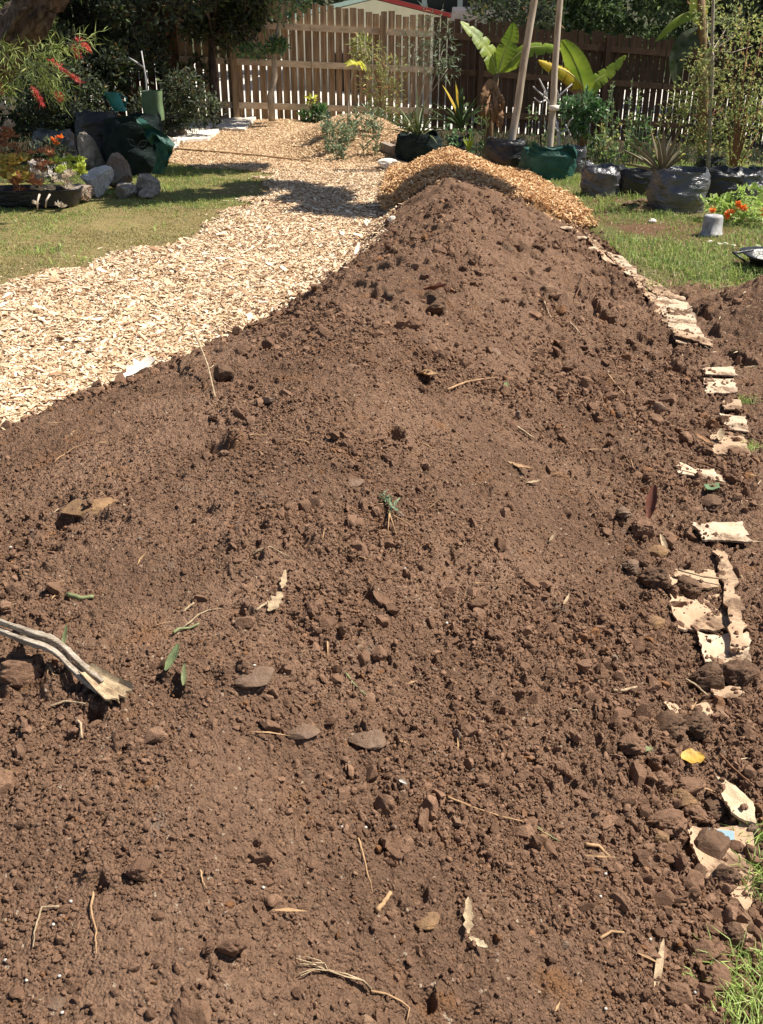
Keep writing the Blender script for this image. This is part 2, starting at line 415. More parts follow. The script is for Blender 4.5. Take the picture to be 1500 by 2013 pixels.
M_clod_dark = lump_mat('dark_clod', [(.3, (.105, .064, .042)), (.5, (.155, .095, .062)), (.7, (.20, .125, .082))])  # darker brown than the loose crumbs
M_stone_soil = lump_mat('soil_covered_stone', [(.3, (.15, .095, .063)), (.5, (.21, .138, .095)), (.7, (.26, .18, .13))])
M_stone_orange = lump_mat('ochre_stone', [(.3, (.19, .115, .068)), (.5, (.27, .165, .092)), (.7, (.38, .23, .115))])
def chipmat(name, stops):
    def b(nd, lk, out):
        col = ramp(nd, lk, island(nd), stops)
        col = mixc(nd, lk, col, ramp(nd, lk, noise(nd, lk, 90, 3, .6, (1, 3, 1)), [(.3, (.72, .68, .62)), (.7, (1.1, 1.1, 1.1))]), 1.0, 'MULTIPLY')
        surf(nd, lk, out, col, .75, None, .25)
    return mat(name, b)
M_chip = chipmat('wood_chips', [(0, (.20, .11, .06)), (.10, (.40, .24, .14)), (.3, (.62, .44, .27)), (.65, (.78, .61, .42)), (1, (.92, .82, .66))])
M_chip_or = chipmat('fresh_chips', [(0, (.30, .14, .06)), (.2, (.52, .29, .13)), (.6, (.74, .47, .24)), (.9, (.84, .60, .35)), (1, (.9, .74, .5))])
M_chip_bed = chipmat('bed_mulch', [(0, (.42, .25, .14)), (.3, (.60, .42, .25)), (.7, (.74, .55, .35)), (1, (.85, .7, .5))])
# ground sheet: zone colour comes from what covers each spot, plus shade at the back left
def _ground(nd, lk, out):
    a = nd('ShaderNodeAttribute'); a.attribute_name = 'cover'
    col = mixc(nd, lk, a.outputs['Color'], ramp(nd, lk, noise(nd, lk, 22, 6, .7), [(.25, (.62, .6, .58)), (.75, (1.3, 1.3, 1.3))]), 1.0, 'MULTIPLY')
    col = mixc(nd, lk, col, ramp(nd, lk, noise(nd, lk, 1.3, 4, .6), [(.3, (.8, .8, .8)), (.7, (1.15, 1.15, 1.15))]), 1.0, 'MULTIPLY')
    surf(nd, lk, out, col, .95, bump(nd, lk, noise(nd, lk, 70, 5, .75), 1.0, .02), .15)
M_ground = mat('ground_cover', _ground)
M_grass_l = m_leaf('mown_grass', (.34, .31, .10), .3, .3, .6, c2=(.58, .49, .22), spec=.15)
M_grass_g = m_leaf('green_grass', (.25, .38, .065), .35, .35, .55, c2=(.56, .58, .18), spec=.2)
M_straw = m_leaf('straw', (.5, .37, .19), .3, .15, .7, c2=(.68, .56, .36))
M_lush = m_leaf('light_green_grass', (.38, .54, .10), .3, .4, .5, c2=(.5, .55, .2))
def m_card(name, c, c2, lo=.5):
    def b(nd, lk, out):
        col = ramp(nd, lk, noise(nd, lk, 26, 5, .65), [(.35, c2), (.6, c)])
        d1 = ramp(nd, lk, noise(nd, lk, 7, 8, .78), [(lo, (0, 0, 0)), (lo + .10, (.95, .95, .95))])
        col = mixc(nd, lk, col, (.15, .09, .055), d1)
        surf(nd, lk, out, col, .9, bump(nd, lk, noise(nd, lk, 60, 5, .7), .5, .006), .2)
    return mat(name, b)
M_card = m_card('cardboard', (.50, .36, .24), (.38, .25, .155), .47)
M_cardw = m_card('bleached_cardboard', (.60, .48, .35), (.46, .33, .22), .49)
M_paper = m_simple('paper', (.62, .52, .36), .85, .15, 18, .8, .008, c2=(.40, .30, .18))
M_blue = m_simple('blue_print', (.22, .33, .38), .7, .15, 40, .2, .002)
M_pale = m_simple('dry_stalk', (.58, .50, .40), .8, .3, 30, 1, .01, stretch=(.35, 1.6, 1.6), c2=(.33, .26, .19))
M_husk = m_simple('dry_husk', (.48, .37, .23), .8, .3, 50, .8, .004, c2=(.26, .18, .11))
M_root = m_simple('root', (.40, .25, .13), .8, .3, 60, .3, .002)
M_twig = m_simple('twig', (.18, .09, .045), .8, .3, 60, .3, .002)
M_white = m_simple('white_grit', (.50, .47, .42), .6, .1, 60, .2, .001)
M_weed = m_simple('wilted_green', (.22, .27, .12), .7, .4, 40, .3, .003)
M_green = m_simple('fresh_leaf', (.20, .22, .10), .6, .3, 40, .3, .003)
M_yel = m_simple('yellow_leaf', (.50, .31, .06), .55, .2, 40, .3, .003)
M_redleaf = m_simple('russet_leaf', (.17, .06, .035), .5, .3, 40, .3, .003)
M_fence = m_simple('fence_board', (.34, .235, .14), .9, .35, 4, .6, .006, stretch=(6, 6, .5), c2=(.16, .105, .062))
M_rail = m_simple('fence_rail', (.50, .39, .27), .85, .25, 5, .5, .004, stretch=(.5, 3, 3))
M_fshade = m_simple('shaded_fence_board', (.085, .048, .026), .9, .35, 4, .5, .004, stretch=(3, 3, .4))  # board colour darkened to carry the tree shade on the fence
M_fshade_rail = m_simple('shaded_fence_rail', (.11, .065, .035), .9, .3, 5, .5, .004)  # rail colour darkened for the same fence shade
M_bark = m_simple('bark', (.10, .075, .058), .95, .5, 9, 1.0, .03, stretch=(2, 2, .5), c2=(.028, .02, .016))
M_barkg = m_simple('stringy_bark', (.20, .15, .115), .95, .5, 14, 1.0, .03, stretch=(2, 2, .5), c2=(.05, .035, .027))
M_barkp = m_simple('pale_bark', (.42, .36, .28), .85, .35, 12, .6, .01)
M_barkr = m_simple('red_brown_bark', (.26, .12, .065), .85, .35, 12, .6, .01)
M_pole = m_simple('weathered_pole', (.50, .42, .33), .85, .3, 6, .5, .006, stretch=(3, 3, .4), c2=(.32, .25, .18))
M_rockw = m_simple('pale_rock', (.58, .52, .46), .95, .3, 9, 1, .05, c2=(.30, .25, .21))
M_rockb = m_simple('brown_rock', (.24, .155, .10), .9, .3, 8, .8, .02, c2=(.30, .26, .22))
M_blockw = m_simple('white_block', (.66, .65, .63), .9, .25, 9, .8, .03)
M_slab = m_simple('cream_stone', (.78, .70, .60), .85, .2, 9, .5, .01)
def m_plastic(name, c, rough=.4, spec=.6, bs=.6, weave=False, dust=None):
    def b(nd, lk, out):
        col = ramp(nd, lk, noise(nd, lk, 9, 5, .6), [(.4, tuple(v * .8 for v in c)), (.7, tuple(min(1, v * 1.25 + .01) for v in c))])
        if dust: col = mixc(nd, lk, col, dust, ramp(nd, lk, noise(nd, lk, 4, 5, .65), [(.48, (0, 0, 0)), (.66, (.7, .7, .7))]))
        surf(nd, lk, out, col, rough, bump(nd, lk, noise(nd, lk, 14 if not weave else 30, 4, .6, (1, 1, 2.2)), bs, .02), spec)
    return mat(name, b)
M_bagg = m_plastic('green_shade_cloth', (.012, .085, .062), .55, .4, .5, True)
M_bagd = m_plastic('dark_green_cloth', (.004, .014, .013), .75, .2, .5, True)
M_bagk = m_plastic('black_plastic', (.012, .012, .013), .38, .6, .7)
M_bags = m_plastic('silvery_black_plastic', (.07, .07, .078), .30, 1.0, 1.0, dust=(.17, .155, .14))
M_logo = m_simple('faded_print', (.10, .11, .13), .6, .2, 30, .2, .002)
M_teal = m_plastic('teal_plastic', (.01, .20, .16), .35, .5, .2)
M_guard = m_simple('pale_green_sleeve', (.13, .20, .10), .5, .2, 8, .3, .01)
M_potw = m_simple('white_plastic', (.44, .45, .47), .5, .2, 12, .3, .01, c2=(.26, .24, .21))
M_potsoil = m_simple('pot_soil', (.045, .03, .02), .95, .4, 30, 1, .02)
M_banana = None
def _ban(nd, lk, out):
    g = nd('ShaderNodeTexCoord'); c = ramp(nd, lk, noise(nd, lk, 3, 3, .5), [(.3, (.12, .22, .02)), (.7, (.34, .42, .05))])
    surf(nd, lk, out, c, .4, bump(nd, lk, noise(nd, lk, 40, 2, .5, (1, 1, 6)), .3, .01), .5, .45)
M_banana = mat('banana_leaf', _ban)
def _by(nd, lk, out):
    c = ramp(nd, lk, noise(nd, lk, 7, 4, .6), [(.30, (.24, .10, .03)), (.42, (.62, .42, .03)), (.6, (.66, .54, .04)), (.72, (.30, .38, .03))])
    surf(nd, lk, out, c, .5, bump(nd, lk, noise(nd, lk, 40, 2, .5, (1, 1, 6)), .4, .01), .3, .45)
M_banyel = mat('yellowing_banana_leaf', _by)
M_banrib = m_simple('leaf_midrib', (.62, .60, .24), .5, .15, 20, .2, .002)
M_banst = m_simple('banana_stem', (.27, .17, .09), .8, .5, 9, .6, .02, stretch=(2, 2, .5))
M_dead = m_simple('dead_leaf', (.34, .19, .10), .85, .3, 20, .5, .01)
M_lf_dark = m_leaf('dark_leaf', (.028, .050, .010), .45, .25, .6, c2=(.085, .13, .022), c3=(.16, .09, .02), spec=.12)
M_lf_mid = m_leaf('mid_leaf', (.06, .115, .022), .4, .3, .45, c2=(.20, .29, .05), spec=.12)
M_lf_wil = m_leaf('twiggy_leaf', (.26, .32, .07), .4, .4, .5, c2=(.62, .62, .20), c3=(.5, .25, .1), spec=.25)
M_lf_glos = m_leaf('glossy_leaf', (.06, .16, .035), .4, .25, .22, c2=(.14, .30, .07), spec=.7)
M_lf_grev = m_leaf('needle_leaf', (.24, .34, .06), .4, .35, .5, c2=(.56, .60, .20), spec=.2)
M_lf_grey = m_leaf('grey_green_leaf', (.10, .16, .07), .35, .25, .5, c2=(.3, .36, .2))
M_lf_yel = m_leaf('lime_leaf', (.50, .54, .04), .2, .45, .45, c2=(.72, .68, .06))
M_red = m_leaf('red_bloom', (.70, .035, .035), .3, .3, .5, c2=(.85, .16, .13))
M_orange = m_leaf('orange_bloom', (.95, .24, .02), .15, .3, .5, c2=(1.0, .38, .04))
M_succ_y = m_leaf('yellow_succulent', (.50, .42, .06), .3, .2, .4, c2=(.68, .56, .16), c3=(.6, .22, .06))
M_succ_o = m_leaf('rusty_succulent', (.42, .14, .06), .35, .2, .4, c2=(.6, .32, .16))
M_succ_w = m_leaf('pale_succulent', (.62, .50, .40), .25, .2, .45, c2=(.8, .74, .6))
M_succ_g = m_leaf('lime_succulent', (.40, .50, .05), .25, .3, .4, c2=(.6, .66, .12))
M_aloe = m_leaf('aloe_leaf', (.13, .105, .045), .3, .05, .5, c2=(.24, .17, .08), spec=.2)
M_strap = m_leaf('strap_leaf', (.15, .18, .045), .35, .3, .45, c2=(.42, .36, .12))
M_wall = m_simple('cream_wall', (.66, .62, .50), .9, .08, 3, .1, .01)
M_roof = m_simple('pale_green_roof', (.50, .66, .56), .5, .08, 3, .1, .01)
M_fascia = m_simple('red_fascia', (.36, .05, .04), .6, .1, 5, .1, .01)
M_shed = m_simple('dark_shed', (.022, .018, .018), .9, .2, 4, .2, .01)
M_greyroof = m_simple('grey_roof', (.22, .20, .21), .7, .15, 4, .2, .01)
M_stake = m_simple('painted_branch', (.55, .53, .52), .7, .2, 20, .2, .004)

# ------------------------------------------------------------------ setting: ground, yard beyond the fence
xs = np.concatenate([[-120, -60, -30, -18], np.arange(-11, -4, .16), np.arange(-4, 4.5, .055), np.arange(4.5, 11, .16), [18, 30, 60, 120]])
ys = np.concatenate([[-60, -20, -6], np.arange(-2, 21, .06), np.arange(21, 28, .4), [30, 40, 60, 90, 150, 250]])
XX, YY = np.meshgrid(xs, ys)
inm = (XX > Lx(YY) + .0) & (XX < Rx(YY)) & (YY < 12)
ZZ = H(XX, YY)
sw = soilw(XX, YY)
ZZ = ZZ - .05 * sst(.0, .12, np.minimum(XX - Lx(YY), 9.9 - YY)) * (sw > 0) - .02 * sw
def path_left(y): return np.interp(y, [0, 3.9, 6.6, 7.9, 8.9, 9.9, 11.8, 12.4, 13.2, 15.5, 18.4], [-6, -4.6, -2.52, -1.72, -1.36, -1.28, -1.15, -2.2, -2.95, -2.9, -2.3])
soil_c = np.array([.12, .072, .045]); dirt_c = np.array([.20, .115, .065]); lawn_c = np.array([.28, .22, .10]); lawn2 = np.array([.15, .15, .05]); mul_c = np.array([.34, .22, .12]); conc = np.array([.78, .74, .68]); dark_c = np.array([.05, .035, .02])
Cc = np.zeros(XX.shape + (3,)); Cc[:] = lawn_c
nz = fbm(XX * 1.5, YY * 1.5, 4, 8)
def put(mask, c): Cc[mask] = c
put((XX > Rx(YY)) & (YY > 6.5), lawn2); put((XX > Rx(YY)) & (YY > 6.5) & (nz > .22), dirt_c * .9)
put((XX > Rx(YY)) & (YY < 6.55 + .25 * nz), dirt_c)
put((XX > path_left(YY)) & (XX < Lx(YY) + .1) & (YY < 18.4), mul_c)
put((XX > path_left(YY)) & (XX < .55) & (YY > 12.1) & (YY < 18.4), mul_c)
put((XX > Lx(YY)) & (XX < Rx(YY)) & (YY < 9.9), soil_c); put((XX > Lx(YY)) & (XX < Rx(YY)) & (YY >= 9.0) & (YY < 12), mul_c * .8)
put((XX < -2.9) & (YY > 11.2), dark_c); put((YY > 13.0) & (XX > .5), dark_c * 1.6)  # back left ground colour darkened for the shade under the trees
FA = 15.0  # fence line reference
def fence_y(x): return 19.1 + .30 * x
put(YY > fence_y(XX) + .15, conc)
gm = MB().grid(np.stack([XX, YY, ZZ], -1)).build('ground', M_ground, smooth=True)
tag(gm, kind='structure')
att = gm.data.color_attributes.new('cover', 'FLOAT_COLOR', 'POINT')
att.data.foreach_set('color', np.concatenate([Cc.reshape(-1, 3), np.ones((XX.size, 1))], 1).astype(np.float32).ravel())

# ------------------------------------------------------------------ the soil mound, finely modelled
K = .00165
ny = int((math.asinh(10.0 / 1.6) - math.asinh(.35 / 1.6)) / K)
yr = 1.6 * np.sinh(np.linspace(math.asinh(.35 / 1.6), math.asinh(10.0 / 1.6), ny))
nx = 1000; u = np.linspace(-1.12, 1.12, nx)
sx = .50 * np.sqrt(yr ** 2 + 1.2 ** 2)
GX = (u + np.sign(u) * np.maximum(0, np.abs(u) - .92) ** 1.5 * 4)[None] * sx[:, None]; GY = np.broadcast_to(yr[:, None], GX.shape).copy()
GZ = H(GX, GY) + detail(GX.ravel(), GY.ravel()).reshape(GX.shape) * soilw(GX, GY)
# the foot of the heap is pushed just under the chips
GZ -= .05 * sst(.05, -.12, GX - Lx(GY) + .05 * vnoise(GX * 9, GY * 9, 4))
ed = fbm(GX * 3, GY * 3, 3, 14) * .12
keep = (GX > Lx(GY) - .14) & ((GX < Rx(GY) + .03) & (GY < 9.85) | (GX >= Rx(GY) + .03) & (GY < 6.75 + ed))
kf = keep[:-1, :-1] & keep[1:, :-1] & keep[:-1, 1:] & keep[1:, 1:]
b_ = GX.shape[1]; I = (np.arange(GX.shape[0] - 1)[:, None] * b_ + np.arange(b_ - 1)[None])
GF = np.stack([I, I + 1, I + b_ + 1, I + b_], -1)[kf]
used = np.zeros(GX.size, bool); used[GF.ravel()] = True; remap = np.cumsum(used) - 1
mesh_o = mesh_np('soil_mound', np.stack([GX, GY, GZ], -1).reshape(-1, 3)[used], remap[GF], M_soil, smooth=True)
tag(mesh_o, kind='structure')

# loose crumbs over the heap ------------------------------------------------
def clod_shapes(sub, k, amp=.25, f=1.6):
    V, Fc = ico(sub); out = []
    for i in range(k):
        W = V * (1 + amp * noise3(V, f, 100 + i * 7)[:, None] + amp * .5 * noise3(V, f * 3, 300 + i)[:, None]); 
        for _ in range(7 if sub else 3):
            nn = rs.normal(0, 1, 3); nn /= np.linalg.norm(nn); W = W - np.outer(np.maximum(0, W @ nn - rs.uniform(.45, .8)), nn) * .9
        W = W * np.array([1.1, rs.uniform(.65, 1.05), rs.uniform(.55, .9)]); out.append(W)
    return out, Fc
def scatter_soil(n, r0, r1, pw, sub, footbias, ymax=9.4, seed=0, sink=.25, name='soil_crumbs', ymin=.5):
    rg = np.random.RandomState(seed); X = []; Y = []
    tot = 0
    while tot < n:
        m = n * 3; y = 1.6 * np.sinh(rg.uniform(math.asinh(ymin / 1.6), math.asinh(ymax / 1.6), m)); x = rg.uniform(-.46, .46, m) * np.sqrt(y ** 2 + 1.4)
        c = np.interp(y, CY, CX); r = Rx(y); t = (x - c) / (r - c)
        ok = (x > Lx(y) + .02) & ((x < r + .12) | ((y < 6.5) & (rg.uniform(0, 1, m) < .25)))
        dens = (1 - footbias) + footbias * np.exp(-((t - .98) / .26) ** 2) + footbias * .25 * (fbm(x * 2.3, y * 2.3, 3, 40) > .1) + footbias * .3 * np.exp(-((x - Lx(y)) / .13) ** 2)
        dens = dens * (.22 + .78 * sst(-.15, .3, fbm(x * 4.5, y * 4.5, 3, 240))) * (.3 + .7 * sst(-.2, .15, fbm(x * 1.4 + 3, y * 1.1, 3, 140) * -1))
        ok &= rg.uniform(0, 1, m) < dens * 1.3
        X.append(x[ok]); Y.append(y[ok]); tot += ok.sum()
    x = np.concatenate(X)[:n]; y = np.concatenate(Y)[:n]
    rad = r0 * (r1 / r0) ** (rg.uniform(0, 1, n) ** pw)
    z = HS(x, y) + rad * (.55 - sink)
    sh, Fc = clod_shapes(sub, 10)
    return batch(sh, Fc, np.stack([x, y, z], 1), rad[:, None] * rg.uniform(.8, 1.25, (n, 3)), rotm(n))
mb = MB()
for a in ((110000, .0016, .0050, 1.2, 0, .30, 6.0, 1), (26000, .003, .009, 1.5, 1, .78, 8.0, 2), (2600, .008, .024, 2.2, 3, .97, 8.8, 3), (850, .012, .034, 2.4, 3, .45, 9.2, 4, 3.6), (6000, .006, .012, 1.4, 1, .35, 9.3, 5, 3.4)):
    V, Fc = scatter_soil(a[0], a[1], a[2], a[3], a[4], a[5], a[6], a[7], ymin=a[8] if len(a) > 8 else .5); mb.add(V, Fc)
tag(mb.build('soil_crumbs', M_clod, smooth=False), 'loose brown crumbs of soil scattered over the long heap', 'soil crumbs', kind='stuff')

# named clods and stones (px, py, radius px, kind, label)
def lump(name, px, py, rpx, m, label, cat, flat=.7, group=None, sub=4, amp=.22, sink=.2, el=1.0, fn=SS):
    p = fn(px, py); dist = math.sqrt(p.x ** 2 + p.y ** 2 + (CAM_H - p.z) ** 2); r = rpx * dist / FPX
    V, Fc = ico(sub); s = int(px * 7 + py)
    W = V * (1 + amp * 1.2 * noise3(V, 1.5, s)[:, None] + amp * .75 * noise3(V, 4, s + 3)[:, None] + amp * .6 * (noise3(V, 9, s + 5)[:, None] + .6 * noise3(V, 17, s + 8)[:, None]) * (.12 if 'stone' in name or 'white' in name else 1))
    rg_f = np.random.RandomState(s % 9999)
    for _ in range(10 if cat != 'white grain' else 0):
        nn = rg_f.normal(0, 1, 3); nn /= np.linalg.norm(nn); W = W - np.outer(np.maximum(0, W @ nn - rg_f.uniform(.6, .95)), nn) * .85
    W = W * np.array([el, .85, flat]) * r; a = random.uniform(0, .6); ca, sa = math.cos(a), math.sin(a)
    W = np.stack([W[:, 0] * ca - W[:, 1] * sa, W[:, 0] * sa + W[:, 1] * ca, W[:, 2]], 1)
    c = np.array([p.x, p.y, p.z + r * flat * (1 - sink * 2)])
    return tag(mesh_np(name, W + c, Fc, m, smooth=True, loc=c), label, cat, group)
CL = [
 (1290,1148,34,M_clod_dark,'big brown soil clod with a black hollow, lower right of the wilted pale cardboard'),
 (1390,1680,44,M_clod_dark,'largest dark soil clod, lying beside the blue printed strip of cardboard'),
 (1425,1725,24,M_clod_dark,'dark clod touching the largest clod on its lower right'),
 (1375,1720,18,M_clod_dark,'small round clod just below the largest dark clod'),
 (1310,1440,34,M_clod_dark,'big dark rounded clod up and to the left of the yellow leaf'),
 (1368,1440,30,M_clod_dark,'dark rounded clod straight above the yellow leaf'),
 (1240,1470,26,M_clod,'brown round clod left of the small pale green leaf scrap'),
 (1300,1545,22,M_clod,'round clod lower left of the yellow leaf'),
 (1350,1555,26,M_clod,'rough clod directly below the yellow leaf'),
 (1340,1580,24,M_stone_orange,'ochre tinted clod two below the yellow leaf'),
 (1365,1610,24,M_clod,'knobbly clod beside the crumpled pale paper'),
 (1405,1600,26,M_clod_dark,'dark clod touching the crumpled pale paper'),
 (1310,1630,34,M_clod,'wide smooth clod up and left of the largest dark clod'),
 (1295,1655,20,M_stone_orange,'small ochre clod left of the largest dark clod'),
 (1350,1165,28,M_clod_dark,'dark clod on the left end of the broad torn cardboard'),
 (1265,1050,26,M_clod,'pale brown clod left of the upright russet leaf'),
 (1310,1070,22,M_clod,'brown clod under the upright russet leaf'),
 (1225,1020,16,M_stone_soil,'small grey pebble upper left of the upright russet leaf'),
 (1240,1120,20,M_stone_soil,'light brown clod above the black hollow at the foot of the heap'),
 (1340,850,16,M_clod,'yellowish brown clod below the two white cardboard tabs'),
 (1395,1000,20,M_clod_dark,'pair forming dark clod just above the bleached card with the torn edge'),
 (1390,1345,36,M_clod_dark,'dark crumbly clod ridge below the broad torn cardboard'),
 (1450,1340,34,M_clod_dark,'long dark clod near the right edge, below the broad torn cardboard'),
 (1385,1880,24,M_clod,'brown clod next to a cream stone near the bottom right'),
 (1440,1850,26,M_clod_dark,'dark clod close to the lower right cardboard edge'),
 (1410,1940,28,M_clod,'brown clod left of the bright green tuft in the bottom right corner'),
 (1330,1960,30,M_clod,'wide low clod left of the bottom right corner tuft'),
 (1020,495,11,M_clod_dark,'small black clod high on the heap, left one of a close pair'),
 (1060,490,10,M_clod_dark,'small black clod high on the heap, right one of a close pair'),
 (1345,585,11,M_clod_dark,'small black clod alone on bare dirt beside the grass'),
 (860,612,22,M_clod_dark,'dark clod in the middle of the upper heap below a russet leaf'),
 (440,745,20,M_clod_dark,'dark clod on the left shoulder beside a long thin upright root'),
 (480,697,20,M_clod,'brown clod on the left edge of the heap against the chips'),
 (40,1338,40,M_clod,'large rounded clod half buried under the pale dry stalk'),
 (1215,820,9,M_clod_dark,'dark pebble sized clod on the upper right slope')]
for px, py, r, m, lb in CL: lump('soil_clod', px, py, r, m, lb, 'clod', .78, sink=.3)
ST = [
 (690,947,22,M_stone_soil,'flat greyish stone lying alone left of the wilted green weed',.35),
 (182,990,44,M_stone_orange,'large half buried ochre lump near the left edge of the heap',.35),
 (725,1455,32,M_stone_soil,'flat tan stone in the middle of the near slope',.3),
 (595,1440,26,M_stone_soil,'small flat ochre stone left of the flat tan stone',.3),
 (1290,1085,20,M_stone_orange,'reddish stone left of the upright russet leaf',.6),
 (692,722,15,M_stone_soil,'small grey stone on the upper left heap',.5),
 (970,690,16,M_stone_soil,'orange brown stone in the middle of the upper heap',.5),
 (1060,1650,15,M_stone_orange,'small pink brown stone on the lower slope',.6),
 (840,1810,22,M_stone_orange,'flat ochre stone beside dark pits at the bottom of the slope',.35),
 (108,1975,18,M_stone_soil,'pale stone near the bottom left corner',.4),
 (500,1330,36,M_stone_soil,'whitish crusted lump beside the green leaves near the dry stalk',.3),
 (1285,1225,18,M_stone_orange,'cream stone at the foot of the heap below the black hollow',.6),
 (1380,1862,14,M_slab,'small cream stone near the bottom right of the heap',.8),
 (770,432,8,M_slab,'white stone at the left edge of the heap by the shadow',.8)]
for px, py, r, m, lb, fl in ST: lump('stone', px, py, r, m, lb, 'stone', fl * 1.35, sink=.76, el=1.25, amp=.10)
for px, py in ((518,1748),(673,1630),(719,1630),(105,1820),(122,1802),(118,1925),(53,1932),(12,1893),(280,1374),(22,1082),(796,1122),(878,1230),(1180,1765),(1270,1765),(1278,1850),(1245,1800),(140,1776),(500,1311),(123,1995),(1190,1720),(1366,1955),(1190,1988)):
    lump('white_grit', px, py, 3.4 if py > 1200 else 3, M_white, 'tiny round white grain lying on the brown soil', 'white grain', .8, 'white grains on the soil', 1, .1, .0)

# ------------------------------------------------------------------ wood chips: path, heap cap, rear bed
def chip_mesh(x, y, zfn, lmin, lmax, wmin, wmax, tilt=.35, lift=.012):
    n = len(x); P = np.stack([x, y, zfn(x, y) + rs.uniform(0, lift, n) + .003], 1)
    base = []
    q = np.array([[i, j, k] for i in (-1, 1) for j in (-1, 1) for k in (-1, 1)], float) * .5
    for i in range(12):
        b = q.copy(); b[:4, 1] *= rs.uniform(.2, 1); b[4:, 1] *= rs.uniform(.3, 1); b[:, 2] += .8 * rs.uniform(-1, 1) * b[:, 1]; b[:, 0] += rs.uniform(-.15, .15, 8); base.append(b)
    s = np.stack([lmin + (lmax - lmin) * rs.uniform(0, 1, n) ** 2.2, rs.uniform(wmin, wmax, n), rs.uniform(.0015, .004, n)], 1)
    return batch(base, np.array([[0, 1, 3, 2], [4, 6, 7, 5], [0, 4, 5, 1], [2, 3, 7, 6], [0, 2, 6, 4], [1, 5, 7, 3]]), P, s, rotm(n, tilt))
n = 330000
y = 1.6 * np.sinh(rs.uniform(math.asinh(2.9 / 1.6), math.asinh(12.6 / 1.6), n)); x = rs.uniform(-3.4, .3, n)
ed = fbm(x * 2.6, y * 2.6, 4, 61) * .33
ok = (x > path_left(y) + ed * 1.2) & (x < Lx(y) + .10) & (x > -.56 * y - .5)
x, y = x[ok], y[ok]
mb = MB(); V, Fc = chip_mesh(x, y, H, .010, .062, .005, .022, .5, .02); mb.add(V, Fc)
n = 2600; yy = rs.uniform(3.6, 10, n); xx = rs.uniform(-2.8, 0, n); ok = (xx > path_left(yy) + .1) & (xx < Lx(yy) + .1); xx, yy = xx[ok], yy[ok]
V, Fc = chip_mesh(xx, yy, H, .05, .12, .02, .045, .35, .03); mb.add(V, Fc)
n = 1500; yy = rs.uniform(5, 11.5, n); xx = rs.uniform(-3.6, -1, n); ok = (xx < path_left(yy)) & (xx > path_left(yy) - .35); xx, yy = xx[ok], yy[ok]
V, Fc = chip_mesh(xx, yy, H, .012, .05, .006, .016, .3, .02); mb.add(V, Fc)
n = 5200; yy = rs.uniform(3.2, 9.4, n); xx = Lx(yy) + rs.exponential(.055, n) - .02
V, Fc = chip_mesh(xx, yy, HS, .010, .05, .005, .018, .6, .01); mb.add(V, Fc)
tag(mb.build('wood_chips', M_chip), 'pale wood chips covering the garden path left of the soil', 'wood chips', kind='stuff')
n = 3800; yy = rs.uniform(3.2, 9.6, n); xx = Lx(yy) + .06 - rs.exponential(.075, n); sh_, Fq = clod_shapes(1, 10); rq = .004 * 4 ** (rs.uniform(0, 1, n) ** 1.6)
Vq, Fq = batch(sh_, Fq, np.stack([xx, yy, H(xx, yy) + .016 + rq * .3], 1), rq[:, None] * rs.uniform(.8, 1.25, (n, 3)), rotm(n))
tag(mesh_np('soil_crumbs', Vq, Fq, M_clod), 'soil crumbs rolled from the heap onto the pale chips', 'soil crumbs', kind='stuff')
n = 1500; yy = rs.uniform(3.8, 12, n); xx = rs.uniform(-3, .1, n); ok = (xx > path_left(yy)) & (xx < Lx(yy)) & (fbm(xx * 2, yy * 2, 3, 303) > -.05); xx, yy = xx[ok], yy[ok]; n = len(xx)
a = rs.uniform(0, 6.28, n); D = np.stack([np.cos(a), np.sin(a), rs.uniform(-.05, .15, n)], 1); V, Fc = leaves(np.stack([xx, yy, H(xx, yy) + .026], 1), D, rs.uniform(.02, .10, n), rs.uniform(.003, .012, n), .2, .15)
tag(mesh_np('bark_shreds', V, Fc, M_root), 'reddish bark shreds and twigs mixed in the chip path', 'bark shreds', kind='stuff')
# orange capping at the far end of the heap
def cap_edge(x): return np.interp(x, [-.2, .1, .45, .9, 1.2, 1.35, 1.5, 1.6, 1.72, 1.85], [9.35, 9.25, 9.35, 9.3, 9.1, 8.95, 8.8, 8.7, 8.6, 8.6])
n = 60000; x = rs.uniform(-.1, 1.95, n); y = rs.uniform(6.9, 11.9, n)
ok = (y > cap_edge(x) + .18 * fbm(x * 4, y * 4, 3, 71)) & (x > Lx(y) - .05) & (x < Rx(y) + .10 - .0 * y)
x, y = x[ok], y[ok]
gx, gy = np.meshgrid(np.linspace(-.15, 1.9, 150), np.linspace(7.0, 12.0, 300))
gz = H(gx, gy) + .03 * fbm(gx * 3, gy * 3, 3, 31) + .02 + .03 * sst(.0, .3, gy - cap_edge(gx)) - .10 * sst(.05, -.12, gy - cap_edge(gx)) - .2 * (sst(.04, -.06, gx - Lx(gy)) + sst(-.04, .1, gx - Rx(gy) - .06))
capf = lambda x, y: H(x, y) + .03 * fbm(x * 3, y * 3, 3, 31) + .025 + .03 * sst(.0, .3, y - cap_edge(x))
M_capbase = m_simple('mulch_base', (.42, .24, .10), .95, .4, 45, 1, .03, c2=(.2, .09, .035))
tag(MB().grid(np.stack([gx, gy, gz], -1)).build('mulch_heap', M_capbase, smooth=True), kind='structure')
V, Fc = chip_mesh(x, y, capf, .012, .06, .006, .020, .8, .04)
n = 900; xx = rs.uniform(.1, 1.7, n); yy = cap_edge(xx) + .05 - rs.exponential(.16, n); V2, F2 = chip_mesh(xx, yy, HS, .010, .045, .005, .016, .6, .01); F2 = F2 + len(V); V = np.concatenate([V, V2]); Fc = np.concatenate([Fc, F2])
tag(mesh_np('orange_mulch', V, Fc, M_chip_or), 'fresh orange wood chips capping the far end of the soil heap', 'mulch', kind='stuff')
